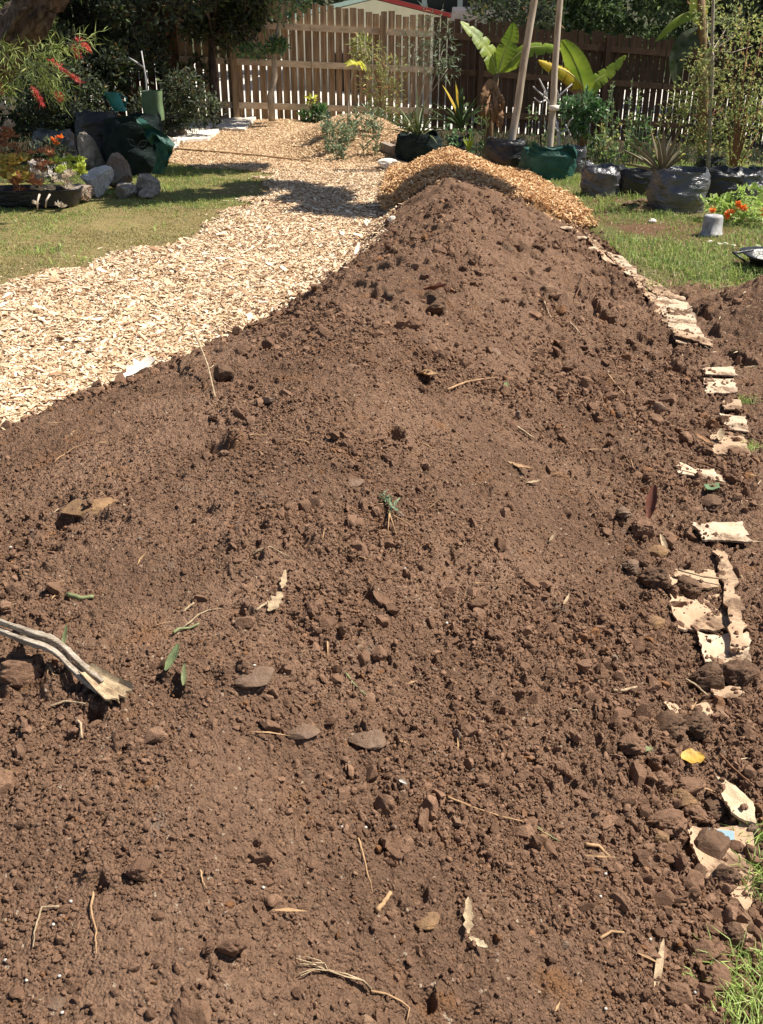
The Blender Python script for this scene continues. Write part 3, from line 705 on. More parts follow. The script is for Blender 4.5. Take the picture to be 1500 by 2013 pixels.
# rear bed
n = 150000; x = rs.uniform(-3.3, .75, n); y = rs.uniform(12.0, 18.8, n)
ok = (x > path_left(y) + .2 * fbm(x * 3, y * 3, 3, 5)) & (y < fence_y(x) - .1) & (x < .8) & (((y - 12.3) > (x - .1) * .8))
x, y = x[ok], y[ok]
V, Fc = chip_mesh(x, y, lambda a, b: H(a, b), .012, .05, .008, .02, .45, .025)
tag(mesh_np('bed_mulch', V, Fc, M_chip_bed), 'pale pinkish wood chip mulch on the rear garden bed', 'mulch', kind='stuff')

# ------------------------------------------------------------------ grass
def grass(name, n, xr, yr_, maskf, h0, h1, wd, m, label, lean=.8, zf=H):
    x = rs.uniform(*xr, n); y = rs.uniform(*yr_, n); k = maskf(x, y); x, y = x[k], y[k]; nn = len(x)
    hh = (h0 + (h1 - h0) * rs.uniform(0, 1, nn) ** 1.8) * (.6 + .8 * sst(-.4, .5, fbm(x * 1.7, y * 1.7, 3, 33)))
    V, Fs = blades(np.stack([x, y, zf(x, y) - .004], 1), hh, np.full(nn, wd), rs.uniform(.15, lean, nn))
    return tag(mesh_np(name, V, Fs, m), label, 'grass', kind='stuff')
UP = lambda x, y: (((x > .75) & (y < fence_y(x) - .1)) | ((x < -2.7) & (y > 12.3) & (y < fence_y(x) - .1))) & (np.abs(x) < .5 * y)
grass('undergrowth_cover', 42000, (-9, 9), (12.4, 21), UP, .03, .16, .014, M_lf_dark, 'low dark undergrowth and litter at the foot of the back fence', .9)
pn = lambda x, y: fbm(x * 1.3, y * 1.3, 3, 44)
left = lambda x, y: (x < path_left(y) + .1 + fbm(x * 2.6, y * 2.6, 4, 61) * .33) & (x > -.45 * y - .3)
grass('mown_grass', 150000, (-6, -1), (6, 12.6), lambda x, y: left(x, y) & (rs.uniform(0, 1, len(x)) < .55 + .5 * (pn(x, y) < .1)), .008, .026, .006, M_grass_l, 'short yellowish mown grass on the left lawn', 1.3)
grass('green_grass', 80000, (-6, -1), (7, 12.6), lambda x, y: left(x, y) & (pn(x, y) + .6 * (y > 8.3) + .3 * (x < -2.2) > .38), .012, .045, .006, M_grass_g, 'greener patch of lawn in front of the succulent trough', 1.0)
rg_ = lambda x, y: (x > Rx(y) + .06) & (x < .46 * y + .4) & (y > 6.45 + .25 * fbm(x * 3, y * 0, 2, 3))
grass('right_lawn', 95000, (1.4, 6.5), (6.3, 12.5), lambda x, y: rg_(x, y) & (pn(x, y) < .28) & (np.hypot(x - 2.95, (y - 9.5) * .8) > .36), .018, .075, .0065, M_grass_g, 'green grass of uneven height right of the soil heap', 1.0)
grass('dry_grass', 26000, (1.4, 6.5), (6.2, 12.0), lambda x, y: rg_(x, y + .2), .015, .06, .006, M_straw, 'dry straw coloured blades through the right lawn', 1.4)
grass('long_grass', 9000, (1.4, 6.5), (6.5, 12.3), lambda x, y: rg_(x, y) & (fbm(x * 2, y * 2, 2, 91) > .12), .05, .12, .007, M_lush, 'taller bright green blades standing above the right lawn', .9)
def straw(n, xr, yr_, maskf, m, name, label, zf=HS):
    x = rs.uniform(*xr, n); y = rs.uniform(*yr_, n); k = maskf(x, y); x, y = x[k], y[k]; n = len(x)
    P = np.stack([x, y, zf(x, y) + .004], 1); a = rs.uniform(0, 6.28, n); D = np.stack([np.cos(a), np.sin(a), rs.uniform(-.1, .15, n)], 1)
    V, Fc = leaves(P, D, rs.uniform(.02, .09, n), rs.uniform(.002, .006, n), .1, .1); return tag(mesh_np(name, V, Fc, m), label, 'straw', kind='stuff')
straw(1800, (.9, 4.5), (1.2, 6.8), lambda x, y: (x > Rx(y) + .0), M_straw, 'straw', 'dry straw and leaf bits on the bare dirt right of the heap')
straw(520, (-2, 1.6), (1, 9), lambda x, y: (x > Lx(y)) & (x < Rx(y)), M_root, 'root_hairs', 'short fine root bits strewn over the soil heap')
def tuft(px, py, n, h0, h1, label, m=M_lush, r=.08, wd=.004, fn=SS):
    p = fn(px, py); a = rs.uniform(0, 6.28, n); q = r * rs.uniform(0, 1, n) ** .7; P = np.stack([p.x + q * np.cos(a), p.y + q * np.sin(a), np.full(n, p.z - .01)], 1)
    V, Fs = blades(P, rs.uniform(h0, h1, n), np.full(n, wd), rs.uniform(.3, 1.3, n)); return tag(mesh_np('grass_tuft', V, Fs, m, loc=p), label, 'grass tuft')
tuft(1470,1990,420,.03,.10,'bright green feathery tuft in the bottom right corner', r=.11, wd=.003)
tuft(1495,1650,90,.02,.07,'small green tuft at the right edge beside the crumpled paper', r=.05)
tuft(1498,1735,90,.02,.07,'green tuft at the right edge beside the cardboard', r=.05, m=M_grass_g)
tuft(1495,1905,50,.02,.06,'little green tuft at the right edge above the corner tuft', r=.04, m=M_grass_g)
tuft(1470,790,90,.02,.06,'sparse green tuft on the dirt beside the white cardboard tabs', r=.05, m=M_grass_g)
tuft(1480,880,60,.02,.05,'sparse pale tuft on the dirt lower right of the white cardboard tabs', r=.05)

grass('lawn_weeds', 5200, (-6, -1), (6.6, 12.4), lambda x, y: left(x, y) & (fbm(x * 5, y * 5, 2, 404) > .28), .03, .07, .010, M_lush, 'low bright weeds dotted through the left lawn', 1.3)
# ------------------------------------------------------------------ cardboard edging on the right
DUST = []
def sheet(name, pix, m, label, cat='cardboard', thick=.005, lift=.012, curl=.01, loc_s=0, n=22, group=None, bury=True, parts=None, zoff=0, sharp=False):
    """quad (4 pixel corners in order) subdivided, draped over the ground with crinkles and a torn edge"""
    pts = [S(a, b) for a, b in pix]; A, B, C_, D = [np.array(p) for p in pts]
    s = np.linspace(0, 1, n); uu, vv = np.meshgrid(s, s)
    G = (A * (1 - uu)[..., None] + B * uu[..., None]) * (1 - vv)[..., None] + (D * (1 - uu)[..., None] + C_ * uu[..., None]) * vv[..., None]
    sz = np.linalg.norm(C_ - A)
    edge = np.minimum(np.minimum(uu, 1 - uu), np.minimum(vv, 1 - vv))
    k = (sst(.16, 0, edge) * min(sz, .3) * (.065 if sz < .45 else (.08 if name != 'edging_slab' else .18)))
    G[..., 0] += k * fbm(G[..., 0] * 30, G[..., 1] * 30, 4, 5 + loc_s); G[..., 1] += k * fbm(G[..., 0] * 30, G[..., 1] * 30, 4, 9 + loc_s)
    G[..., 2] = H(G[..., 0], G[..., 1]) + lift + curl * fbm(G[..., 0] * 9, G[..., 1] * 9, 3, loc_s) + zoff
    Bt = G.copy(); Bt[..., 2] -= thick
    if name in ('cardboard_sheet', 'paper_sheet'):
        kk = int(6 + sz * 55); ii = rs.randint(0, n, kk); jj = (rs.beta(.5, 2.4, kk) * n).astype(int); DUST.append(G[ii, jj] + np.c_[rs.uniform(-.008, .008, (kk, 2)), np.full(kk, .003)])
    mb = MB(); mb.grid(G); mb.grid(Bt[:, ::-1])
    for a, b in ((G[0], Bt[0]), (Bt[-1], G[-1]), (Bt[:, 0], G[:, 0]), (G[:, -1], Bt[:, -1])): mb.grid(np.stack([a, b]))
    c = tuple(G[n // 2, n // 2]); o = mb.build(name, m, smooth=False, loc=c); return tag(o, label, cat, group)
SHEETS = [
 ([(1146,462),(1172,480),(1215,528),(1186,516)],M_card,'tan cardboard strip between lawn and heap nearest the orange chips',.03,.012),
 ([(1190,500),(1226,512),(1262,552),(1228,546)],M_cardw,'pale cardboard strip between lawn and heap above the worn tan strip',.03,.014),
 ([(1240,545),(1290,560),(1345,640),(1300,640)],M_card,'buff cardboard strip under the long bleached strip',.018,.014),
 ([(1395,862),(1462,868),(1475,905),(1400,900)],M_card,'muddy flattened cardboard below the soil covered pale tab',.03,.01),
 ([(1300,1128),(1400,1130),(1415,1165),(1320,1172)],M_card,'soil smeared cardboard just above the broad torn sheet',.02,.012),
 ([(1300,1385),(1390,1392),(1400,1420),(1320,1412)],M_card,'rust stained scrap of cardboard right of the smooth slope',.012,.01),
 ([(1280,585),(1345,590),(1392,690),(1330,680)],M_cardw,'long bleached cardboard strip beside the dirt patch below the grass',.03,.012),
 ([(1318,655),(1395,682),(1398,695),(1325,672)],M_card,'narrow tan card flap at the lower end of the long bleached strip',.05,.01),
 ([(1228,535),(1285,560),(1350,600),(1290,588)],M_card,'worn tan cardboard strip above the long bleached strip',.03,.012),
 ([(1380,736),(1440,733),(1446,750),(1385,748)],M_cardw,'narrow white cardboard tab, upper of the two near the right edge',.045,.008),
 ([(1384,752),(1440,752),(1450,778),(1386,782)],M_cardw,'wider white cardboard tab, lower of the two near the right edge',.03,.008),
 ([(1420,795),(1452,795),(1458,812),(1422,812)],M_card,'small tan cardboard tab below the two white tabs',.03,.008),
 ([(1415,822),(1464,826),(1468,858),(1432,852)],M_cardw,'pale cardboard tab with soil on it below the small tan tab',.03,.008),
 ([(1328,915),(1400,935),(1425,958),(1330,940)],M_cardw,'soil covered white cardboard piece left of the green scrap',.035,.012),
 ([(1355,1048),(1452,1046),(1472,1085),(1380,1082)],M_cardw,'bright white card with a dark lower edge beside the heap',.06,.010),
 ([(1405,1095),(1430,1112),(1466,1290),(1440,1300)],M_card,'long upright tan cardboard edge standing right of the broad torn sheet',.05,.008),
 ([(1315,1180),(1440,1170),(1455,1240),(1330,1240)],M_card,'broad torn tan cardboard sheet half covered by soil',.022,.014),
 ([(1370,1255),(1470,1245),(1475,1310),(1385,1310)],M_cardw,'pale cardboard flap below the broad torn sheet',.022,.014),
 ([(1405,1555),(1478,1600),(1480,1640),(1428,1625)],M_paper,'crumpled cream paper sheet with a pointed tip',.045,.03),
 ([(1345,1640),(1478,1625),(1480,1730),(1380,1745)],M_card,'tan cardboard under the largest dark clod',.032,.010),
 ([(1425,1735),(1478,1725),(1476,1870),(1440,1870)],M_card,'narrow tan cardboard strip running down to the bottom right',.032,.012),
 ([(1375,1845),(1395,1835),(1405,1895),(1380,1895)],M_cardw,'pale scrap of cardboard peeping out left of the lower strip',.035,.01),
 ([(1385,1350),(1450,1362),(1480,1385),(1400,1375)],M_card,'muddy orange cardboard edge above the dark clods',.02,.01)]
for i, (px, m, lb, lf, cu) in enumerate(SHEETS):
    sheet('cardboard_sheet' if m is not M_paper else 'paper_sheet', px, m, lb, 'cardboard' if m is not M_paper else 'paper', .007, lf * (.72 if lf > .02 else 1), cu, i * 13)
bl = sheet('blue_label', [(1388,1648),(1440,1654),(1441,1676),(1396,1668)], M_blue, 'faded blue printed strip lying on the tan cardboard', 'label', .002, .030, .004, 3, 8)
gs = sheet('green_scrap', [(1380,975),(1408,972),(1412,985),(1386,988)], M_guard, 'small pale green scrap beside the white cardboard pieces', 'scrap', .003, .05, .02, 4, 8)
# pale broken edging stones along the far right side of the heap
for i, (px, py, r) in enumerate([(1050,366,15),(1072,380,14),(1105,410,13),(1128,425,17),(1112,452,10),(1140,472,13),(1165,492,9),(1190,505,9),(1215,522,10)]):
    lump('edging_stone', px, py, r, M_slab if i < 4 else M_cardw, ['white flat edging stone nearest the green cloth bag','white edging stone just below the one nearest the green bag','small cream edging stone half under orange chips','largest cream edging stone beside the lawn','little tan edging stone at the end of the orange chips','tan edging stone between soil and lawn','small tan edging stone halfway down the lawn edge','low tan edging stone next to the halfway one','tan edging stone above the worn cardboard strip'][i], 'edging stone', .35, sub=2, el=1.5, sink=.1)
M_dust = M_card
# timber strip below dome's right foot
sheet('cardboard_sheet', [(1120,440),(1160,470),(1230,540),(1205,520)], M_card, 'thin tan cardboard line between the upper heap and the lawn', 'cardboard', .004, .03, .01, 88)

sh_, Fd = clod_shapes(1, 10); Pd = np.concatenate(DUST); nd_ = len(Pd); rd = .0022 * 5 ** (rs.uniform(0, 1, nd_) ** 1.7)
Vd, Fd = batch(sh_, Fd, Pd, rd[:, None] * rs.uniform(.8, 1.25, (nd_, 3)), rotm(nd_))
tag(mesh_np('soil_crumbs', Vd, Fd, M_clod), 'soil crumbs spilled over the cardboard edging', 'soil crumbs', kind='stuff')
# ------------------------------------------------------------------ debris on the heap
def stick(name, pix, r, m, label, cat, taper=.4, lift=.006, raise_=None, group=None, n=6, loc=True, jit=.1):
    P = []
    for i, (a, b) in enumerate(pix):
        p = SS(a, b); p.z += lift + (raise_[i] if raise_ else 0); P.append(p)
    # smooth
    Q = []
    for i in range(len(P) - 1):
        for t in np.linspace(0, 1, 5)[:-1]: 
            q = P[i].lerp(P[i + 1], t); q.x += random.uniform(-.0012, .0012); Q.append(q)
    Q.append(P[-1]); m_ = len(Q)
    rad = [r * (1 - (1 - taper) * i / (m_ - 1)) for i in range(m_)]
    return tag(MB().tube(Q, rad, n, jit=jit).build(name, m, smooth=True, loc=P[0]), label, cat, group)
# the big pale stalk
P_ = [SS(-60,1262), SS(0,1272), SS(60,1290), SS(120,1310), SS(160,1345), SS(205,1370)]
for p, z in zip(P_, (.05, .05, .045, .045, .035, .02)): p.z += z
st = thing('dry_stalk', 'long pale split dry stalk with a flared end at the left edge', 'dry stalk', P_[1])
for _ in range(2):
    P_ = [P_[0]] + [v for a_, b_ in zip(P_[:-1], P_[1:]) for v in (a_.lerp(b_, .25), a_.lerp(b_, .75))] + [P_[-1]]
def strand(off, r, zo):
    Q = []
    for i in range(len(P_) - 1):
        for t in (0, .5):
            q = P_[i].lerp(P_[i + 1], t); s_ = (i + t) / (len(P_) - 1); q = q + Vector((off * (1 - .3 * s_) * .35, off * (.9), zo)); Q.append(q)
    return Q
for nm, off, r, zo in (('stem_half', .010, .0085, 0), ('stem_half', -.011, .0075, -.004), ('stem_fibre', 0, .006, -.010), ('stem_fibre', .004, .003, .007), ('stem_fibre', -.017, .0028, .002)):
    Q = strand(off, r, zo); MB().tube(Q, [r * (.85 + .15 * math.sin(i * .35)) for i in range(len(Q))], 10, jit=.14).build(nm, M_pale, st, True)
# flared cup at the end
Pe = P_[-1]; d = (P_[-1] - P_[-2]).normalized(); sd = d.cross(Vector((0, 0, 1))).normalized(); up = sd.cross(d)
G = np.zeros((9, 13, 3))
for i in range(9):
    for j in range(13):
        s_ = i / 8; a = (j / 12 - .5) * 2; _z = .012; wd_ = .015 + .013 * s_ ** 1.2 * (1 + .12 * math.sin(j * 2.1))
        q = Pe + d * (-.05 + .10 * s_ + .006 * math.sin(j * 1.9) * s_) + sd * (a * wd_) + up * (.012 * a * a - .008 + .006 * s_ * math.sin(j * 2.3 + 1) + .014 * max(0, s_ - .6) - .004 * s_ + .012)
        G[i, j] = q
G2 = G.copy(); G2[..., 2] -= .004
cb = MB().grid(G); cb.grid(G2[:, ::-1])
for a, b in ((G[0], G2[0]), (G2[-1], G[-1]), (G2[:, 0], G[:, 0]), (G[:, -1], G2[:, -1])): cb.grid(np.stack([a, b]))
cb.build('flared_end', M_husk, st, True)

stick('root', [(385,695),(395,715),(410,742),(424,790)], .0045, M_husk, 'thin tan root standing at the left shoulder of the heap', 'root', .6, .012, [.08,.06,.03,0])
stick('root', [(880,772),(915,758),(945,752),(975,748)], .004, M_root, 'long thin forked root across the upper middle of the heap', 'root', .4, .01)
stick('root', [(705,1655),(715,1690),(722,1720),(733,1765)], .0022, M_root, 'fine upright root hair below two white grains', 'root', .4)
stick('root', [(185,1760),(180,1800),(190,1840),(192,1885)], .0020, M_root, 'fine root hair near the bottom left', 'root', .4)
stick('root', [(118,1790),(85,1795),(70,1835),(68,1875)], .0020, M_husk, 'curved greenish tan stalk near the bottom left edge', 'root', .5)
stick('root', [(880,1578),(925,1592),(980,1612),(1035,1628),(1080,1650)], .0022, M_root, 'long fine root crossing the lower right slope', 'root', .4)
stick('root', [(395,1722),(400,1740),(408,1758)], .0018, M_root, 'short fine root on the lower left slope', 'root', .4)
stick('root', [(100,1398),(130,1392),(170,1396)], .0025, M_husk, 'short tan root just below the dry stalk', 'root', .5)
stick('root', [(150,1420),(160,1432),(163,1458)], .003, M_husk, 'hooked tan root below the dry stalk', 'root', .6)
stick('twig', [(490,650),(520,640),(550,630)], .004, M_twig, 'dark bent twig poking out at the left edge of the heap', 'twig', .5, .02)
stick('twig', [(605,695),(650,685),(690,668)], .003, M_twig, 'dark thin twig on the upper left slope', 'twig', .5)
stick('twig', [(1130,590),(1142,570),(1150,545)], .004, M_twig, 'dark upright twig on the upper right slope', 'twig', .5, .01, [0,.02,.05])
stick('twig', [(1070,600),(1075,612),(1082,628)], .004, M_husk, 'short pale twig in the upper middle of the heap', 'twig', .6, .01)
stick('twig', [(1120,640),(1132,650),(1142,662)], .004, M_husk, 'small pale twig on the upper right slope', 'twig', .6, .01)
stick('twig', [(1195,742),(1212,762),(1228,785)], .004, M_root, 'reddish twig with a dark shadow on the right slope', 'twig', .6, .01)
stick('twig', [(1015,845),(1030,855),(1050,868)], .005, M_husk, 'pale split twig right of centre beside a dark hollow', 'twig', .6, .01)
stick('twig', [(742,1798),(752,1785),(768,1765)], .0045, M_root, 'short straight brown twig on the bottom slope', 'twig', .8, .006)
stick('twig', [(360,1208),(370,1200),(382,1190)], .003, M_husk, 'short pale straight twig left of the torn husk', 'twig', .8, .006)
stick('twig', [(505,1205),(515,1198),(528,1188)], .003, M_husk, 'short tan twig touching the torn husk', 'twig', .8, .006)
stick('twig', [(1150,1665),(1175,1672),(1198,1690)], .004, M_root, 'curved brown stick on the lower right slope', 'twig', .7, .006)
stick('twig', [(1180,1850),(1200,1838),(1225,1842)], .003, M_root, 'bent grey twig low on the right slope', 'twig', .7, .006)
stick('twig', [(1352,930),(1385,938),(1412,948)], .004, M_twig, 'dark twig lying on the soil covered white cardboard', 'twig', .7, .05)
stick('twig', [(1330,1140),(1380,1150),(1425,1156)], .004, M_husk, 'thin straw lying across the top of the broad torn cardboard', 'twig', .7, .03)
stick('twig', [(1205,1365),(1225,1368),(1250,1362)], .004, M_husk, 'pale flat splinter beside muddy cardboard', 'twig', .7, .01)
stick('twig', [(1345,1352),(1365,1365),(1390,1382)], .003, M_husk, 'thin straw ending at a white pebble', 'twig', .7, .02)
stick('twig', [(1410,1500),(1440,1525),(1475,1555)], .003, M_twig, 'thin dark straw above the crumpled paper', 'twig', .7, .02)
stick('cut_weed', [(342,1250),(352,1244),(375,1240),(392,1232)], .0035, M_green, 'pale green bent stem left of the torn husk', 'stem', .6)
stick('cut_weed', [(135,1180),(160,1182),(185,1178)], .006, M_green, 'fuzzy green stem lying on the left of the heap', 'stem', .7)
stick('cut_weed', [(680,1330),(695,1350),(720,1372)], .0025, M_green, 'thin green stem in the middle of the near slope', 'stem', .6)
stick('cut_weed', [(1055,1632),(1075,1645),(1098,1660)], .002, M_green, 'thin grey green blade on the lower right slope', 'stem', .6)
# fine random roots spread on the heap, grouped
for k in range(34):
    t = rs.uniform(); yy = 1.4 + 7 * t ** 1.2; c = np.interp(yy, CY, CX); xx = rs.uniform(max(Lx(yy) + .2, -.42 * yy - .2), Rx(yy) - .15)
    a = rs.uniform(0, 6.28); ln = rs.uniform(.03, .11); P = []
    for i in range(5):
        xx += math.cos(a) * ln / 4; yy += math.sin(a) * ln / 4; a += rs.uniform(-.6, .6); P.append((xx, yy, float(HS(xx, yy)[0]) + .004))
    tag(MB().tube(P, [.0018, .002, .0018, .0015, .001], 5).build('root_fibre', M_root if k % 3 else M_husk, smooth=True, loc=P[0]), 'fine tan root fibre curled on the brown soil', 'root', 'fine root fibres scattered on the heap')

def leafpiece(name, px, py, ln, wd, yaw, m, label, cat='leaf', curl=.3, stand=0, fold=.3, fn=SS, lift=.01, n=9, twist=0, wave=.12, torn=.08):
    p = fn(px, py); d = Vector((math.cos(yaw), math.sin(yaw), 0)); s = Vector((-math.sin(yaw), math.cos(yaw), 0)); up = Vector((0, 0, 1)); sd = random.random() * 9
    G = np.zeros((n, 7, 3))
    for i in range(n):
        t = i / (n - 1); w_ = wd * (math.sin(math.pi * min(1, t * .93 + .05)) ** .7) * .5 * (1 + torn * 3 * math.sin(i * 2.7 + sd) * .4); el = stand * t
        c = p + d * (ln * (t - .5 * (1 - min(1, stand)))) + up * (lift + ln * el + curl * ln * (t - .5) ** 2)
        for j in range(7):
            a = (j - 3) / 3; tw = twist * t
            G[i, j] = c + s * (a * w_ * math.cos(tw)) + up * (a * a * w_ * fold + a * w_ * math.sin(tw) + wave * w_ * math.sin(i * 1.7 + j + sd))
    B2 = G - np.array([0, 0, .0012]); mb = MB().grid(G); mb.grid(B2[:, ::-1])
    for a, b in ((G[:, 0], B2[:, 0]), (B2[:, -1], G[:, -1])): mb.grid(np.stack([b, a]))
    return tag(mb.build(name, m, smooth=True, loc=p), label, cat)
leafpiece('yellow_leaf', 1358, 1512, .055, .05, .1, M_yel, 'yellow ochre leaf lying on dark clods at the right', torn=.06, lift=.03)
leafpiece('leaf_scrap', 1268, 1484, .035, .018, .2, M_green, 'small pale green leaf scrap on the right slope', lift=.015)
leafpiece('dead_leaf', 1273, 1030, .07, .035, 1.2, M_redleaf, 'upright russet leaf sticking out of the clods at the right', stand=1.4, fold=.8, lift=.005)
leafpiece('dead_leaf', 1310, 1095, .05, .02, 1.9, M_husk, 'tan leaf tip leaning below the upright russet leaf', stand=.9, fold=.6)
leafpiece('dead_leaf', 1385, 888, .08, .03, 2.4, M_dead, 'curled reddish leaf between the cardboard pieces', stand=.3, fold=.5, lift=.03)
leafpiece('dead_leaf', 1412, 880, .06, .03, 1.2, M_husk, 'tan leaf pair with a notch near the pale soil covered tab', stand=.5, fold=.4, lift=.03)
leafpiece('dead_leaf', 848, 580, .11, .06, -.6, M_redleaf, 'glossy dark russet leaf on the upper left of the heap', stand=.3, fold=.6)
leafpiece('dead_leaf', 833, 742, .12, .05, -.5, M_root, 'broad brown leaf lying in the upper middle of the heap', fold=.4)
leafpiece('leaf_scrap', 992, 772, .035, .02, 1.2, M_weed, 'small grey green leaf curl right of the forked root', stand=.5)
leafpiece('leaf_scrap', 328, 1330, .04, .018, 1.0, M_weed, 'mottled green leaf standing by a dark hollow near the dry stalk', stand=.9)
leafpiece('leaf_scrap', 362, 1360, .03, .010, 1.6, M_green, 'short green leaf blade below the mottled one', stand=.9)
leafpiece('leaf_scrap', 124, 1285, .03, .008, 1.4, M_weed, 'tiny green blade standing behind the dry stalk', stand=1.2)
leafpiece('dry_husk', 558, 1160, .055, .014, 1.5, M_husk, 'pale fibrous husk strip, upper piece of the torn husk', stand=.25, twist=1, torn=.3, lift=.012)
leafpiece('dry_husk', 540, 1205, .06, .024, 1.2, M_husk, 'pale fibrous husk flake, lower piece of the torn husk', stand=.2, twist=.5, torn=.35, lift=.014)
leafpiece('dry_husk', 920, 1825, .06, .015, 1.5, M_husk, 'pale torn husk on the lower slope with a frayed tip', stand=.25, torn=.35)
leafpiece('dry_husk', 938, 1864, .035, .013, -.7, M_paper, 'small white husk flake below the frayed husk', stand=.1, torn=.2)
leafpiece('dry_husk', 1292, 1922, .10, .014, 1.2, M_husk, 'long curved pale husk near the bottom right of the heap', stand=.15, twist=.6)
leafpiece('dry_husk', 1048, 955, .055, .014, .4, M_husk, 'pale dry husk by dark hollows right of centre', torn=.3)
leafpiece('dry_husk', 1022, 925, .09, .02, -.6, M_root, 'thin brown husk strip upper right of centre', torn=.3)
leafpiece('dry_husk', 1082, 1070, .03, .009, .8, M_husk, 'tiny curled white husk right of centre', stand=.6)
leafpiece('dry_husk', 1112, 1190, .05, .008, 1.1, M_husk, 'thin pale husk sliver right of the lower hollows', stand=.1)
leafpiece('dead_leaf', 268, 752, .13, .10, .6, M_slab, 'large cream bark piece lying where chips meet the soil', 'bark', stand=.35, fold=.5, fn=S, lift=.02, torn=.3)
leafpiece('dead_leaf', 440, 515, .12, .06, .0, M_slab, 'big pale bark flake in the middle of the chip path', 'bark', fold=.2, fn=S, lift=.02)
leafpiece('dead_leaf', 700, 510, .10, .03, 1.3, M_slab, 'pale upright splinter at the right border of the chip path', 'bark', fold=.2, fn=S, lift=.03, stand=.6)
leafpiece('white_flake', 792, 1548, .018, .008, -.6, M_white, 'bright white rod shaped flake on the near slope', 'flake', lift=.01, fold=.9)
# wilted weed
wp = SS(765, 1000); wd_ = thing('wilted_weed', 'wilted grey green weed with pale roots in the middle of the heap', 'weed', wp)
n = 34; P = np.array([wp] * n) + np.stack([rs.normal(0, .006, n), np.linspace(-.055, .045, n), np.full(n, .012) + rs.uniform(0, .008, n)], 1); P[:, 0] -= (P[:, 1] - wp.y) * .35
a = rs.uniform(.6, 2.4, n); D = np.stack([np.cos(a) * .8, np.sin(a), rs.uniform(-.1, .5, n)], 1)
V, Fc = leaves(P, D, rs.uniform(.015, .035, n), rs.uniform(.004, .010, n)); mesh_np('leaves', V, Fc, M_lf_grey, wd_)
q = SS(775, 1038); MB().tube([wp + Vector((.0, -.05, .01)), wp + Vector((.005, -.02, .014)), wp + Vector((0, .03, .014))], .0025, 6).build('stem', M_green, wd_, True)
for e in ((762,1058),(812,1040),(780,1062)):
    q = SS(*e); MB().tube([wp + Vector((.0, -.05, .01)), (wp + q) * .5 + Vector((0, -.02, .008)), q + Vector((0, 0, .004))], [.002, .0014, .0008], 5).build('root', M_root, wd_, True)
# frayed root bundle at the bottom
rb = thing('root_bundle', 'pale frayed root bundle with fanned fibres near the bottom middle', 'root bundle', SS(650, 1920))
tips = [(582,1893),(590,1902),(596,1910),(588,1924),(602,1890),(610,1905),(592,1932)]
for k, (a, b) in enumerate(tips):
    pts = [(a, b), (a + 28, b * .5 + 955), (640 + k, 1914 + k), (680, 1924 + k * 1.5), (715, 1938 + k), (730, 1955)]
    P = []
    for (u_, v_) in pts: p = SS(u_, v_); p.z += .006 + .001 * k; P.append(p)
    MB().tube(P, [.0007, .001, .0012, .0013, .0013, .001], 5).build('root_fibre', M_husk, rb, True)
P = []
for (u_, v_) in [(730,1955),(760,1965),(790,1975),(805,1990),(800,2013)]: p = SS(u_, v_); p.z += .006; P.append(p)
MB().tube(P, [.002, .0018, .0015, .0015, .001], 6).build('main_root', M_root, rb, True)

# ------------------------------------------------------------------ fence along the back
def fz(x): return float(H(x, fence_y(x) if not hasattr(x, '__len__') else x))
def fbase(x): return float(slope(np.array([x]), np.array([19.0]))[0])
FD = Vector((1, .30, 0)).normalized(); FN = Vector((.30, -1, 0)).normalized()
def fp(x, off=0, z=0): 
    return Vector((x, fence_y(x), fbase(x) + z)) + FN * off
AX = np.array([list(FD), list(-FN), [0, 0, 1]])
def build_fence(x0, x1, label, mb_, mr, hgt, gapm, post_every=2.4, seed=3, rails=(.30, .98, 1.55)):
    rg = random.Random(seed)
    t = thing('paling_fence', label, 'fence', fp(x0))
    x = x0; pit = .134
    pal = 0
    while x < x1:
        h_ = hgt + rg.uniform(-.035, .035); wd_ = (pit - gapm) * rg.uniform(.93, 1.06)
        c = fp(x, 0, h_ / 2); m = MB()
        le = rg.uniform(-.010, .010); ax = np.array([list(FD), list(-FN), list((Vector((0, 0, 1)) + FD * le).normalized())])
        m.box(c, (wd_, .016, h_), ax); m.build('paling', mb_, t); pal += 1; x += pit / 1.044
    for z in rails:
        P0 = fp(x0 - .05, .032, z); P1 = fp(x1, .032, z); k = int((x1 - x0) / 2.3) + 1
        for i in range(k):
            a = P0.lerp(P1, i / k); b = P0.lerp(P1, (i + 1) / k - .002); dv = (b - a); L_ = dv.length; dn = dv.normalized(); upv = dn.cross(FN); upv = -upv if upv.z < 0 else upv
            MB().box((a + b) / 2, (L_, .045, .10), np.array([list(dn), list(-FN), list(upv)])).build('rail', mr, t)
    x = x0 + .8
    while x < x1:
        m = MB().box(fp(x, .075, hgt / 2 - .05), (.10, .05, hgt), AX); m.build('post', mb_, t); x += post_every
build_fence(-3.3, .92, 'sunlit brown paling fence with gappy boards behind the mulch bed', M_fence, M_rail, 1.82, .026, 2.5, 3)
build_fence(.96, 9.8, 'shaded paling fence in darkened board colour behind the bananas and pot plants', M_fshade, M_fshade_rail, 1.82, .026, 2.4, 5)
build_fence(-11.5, -3.34, 'shaded reddish brown paling fence behind the left shrubs', m_simple('shaded_red_brown_board', (.11, .055, .028), .9, .35, 4, .5, .004), M_fshade_rail, 1.82, .012, 2.4, 8)  # left boards coloured dark for the foliage shade on them

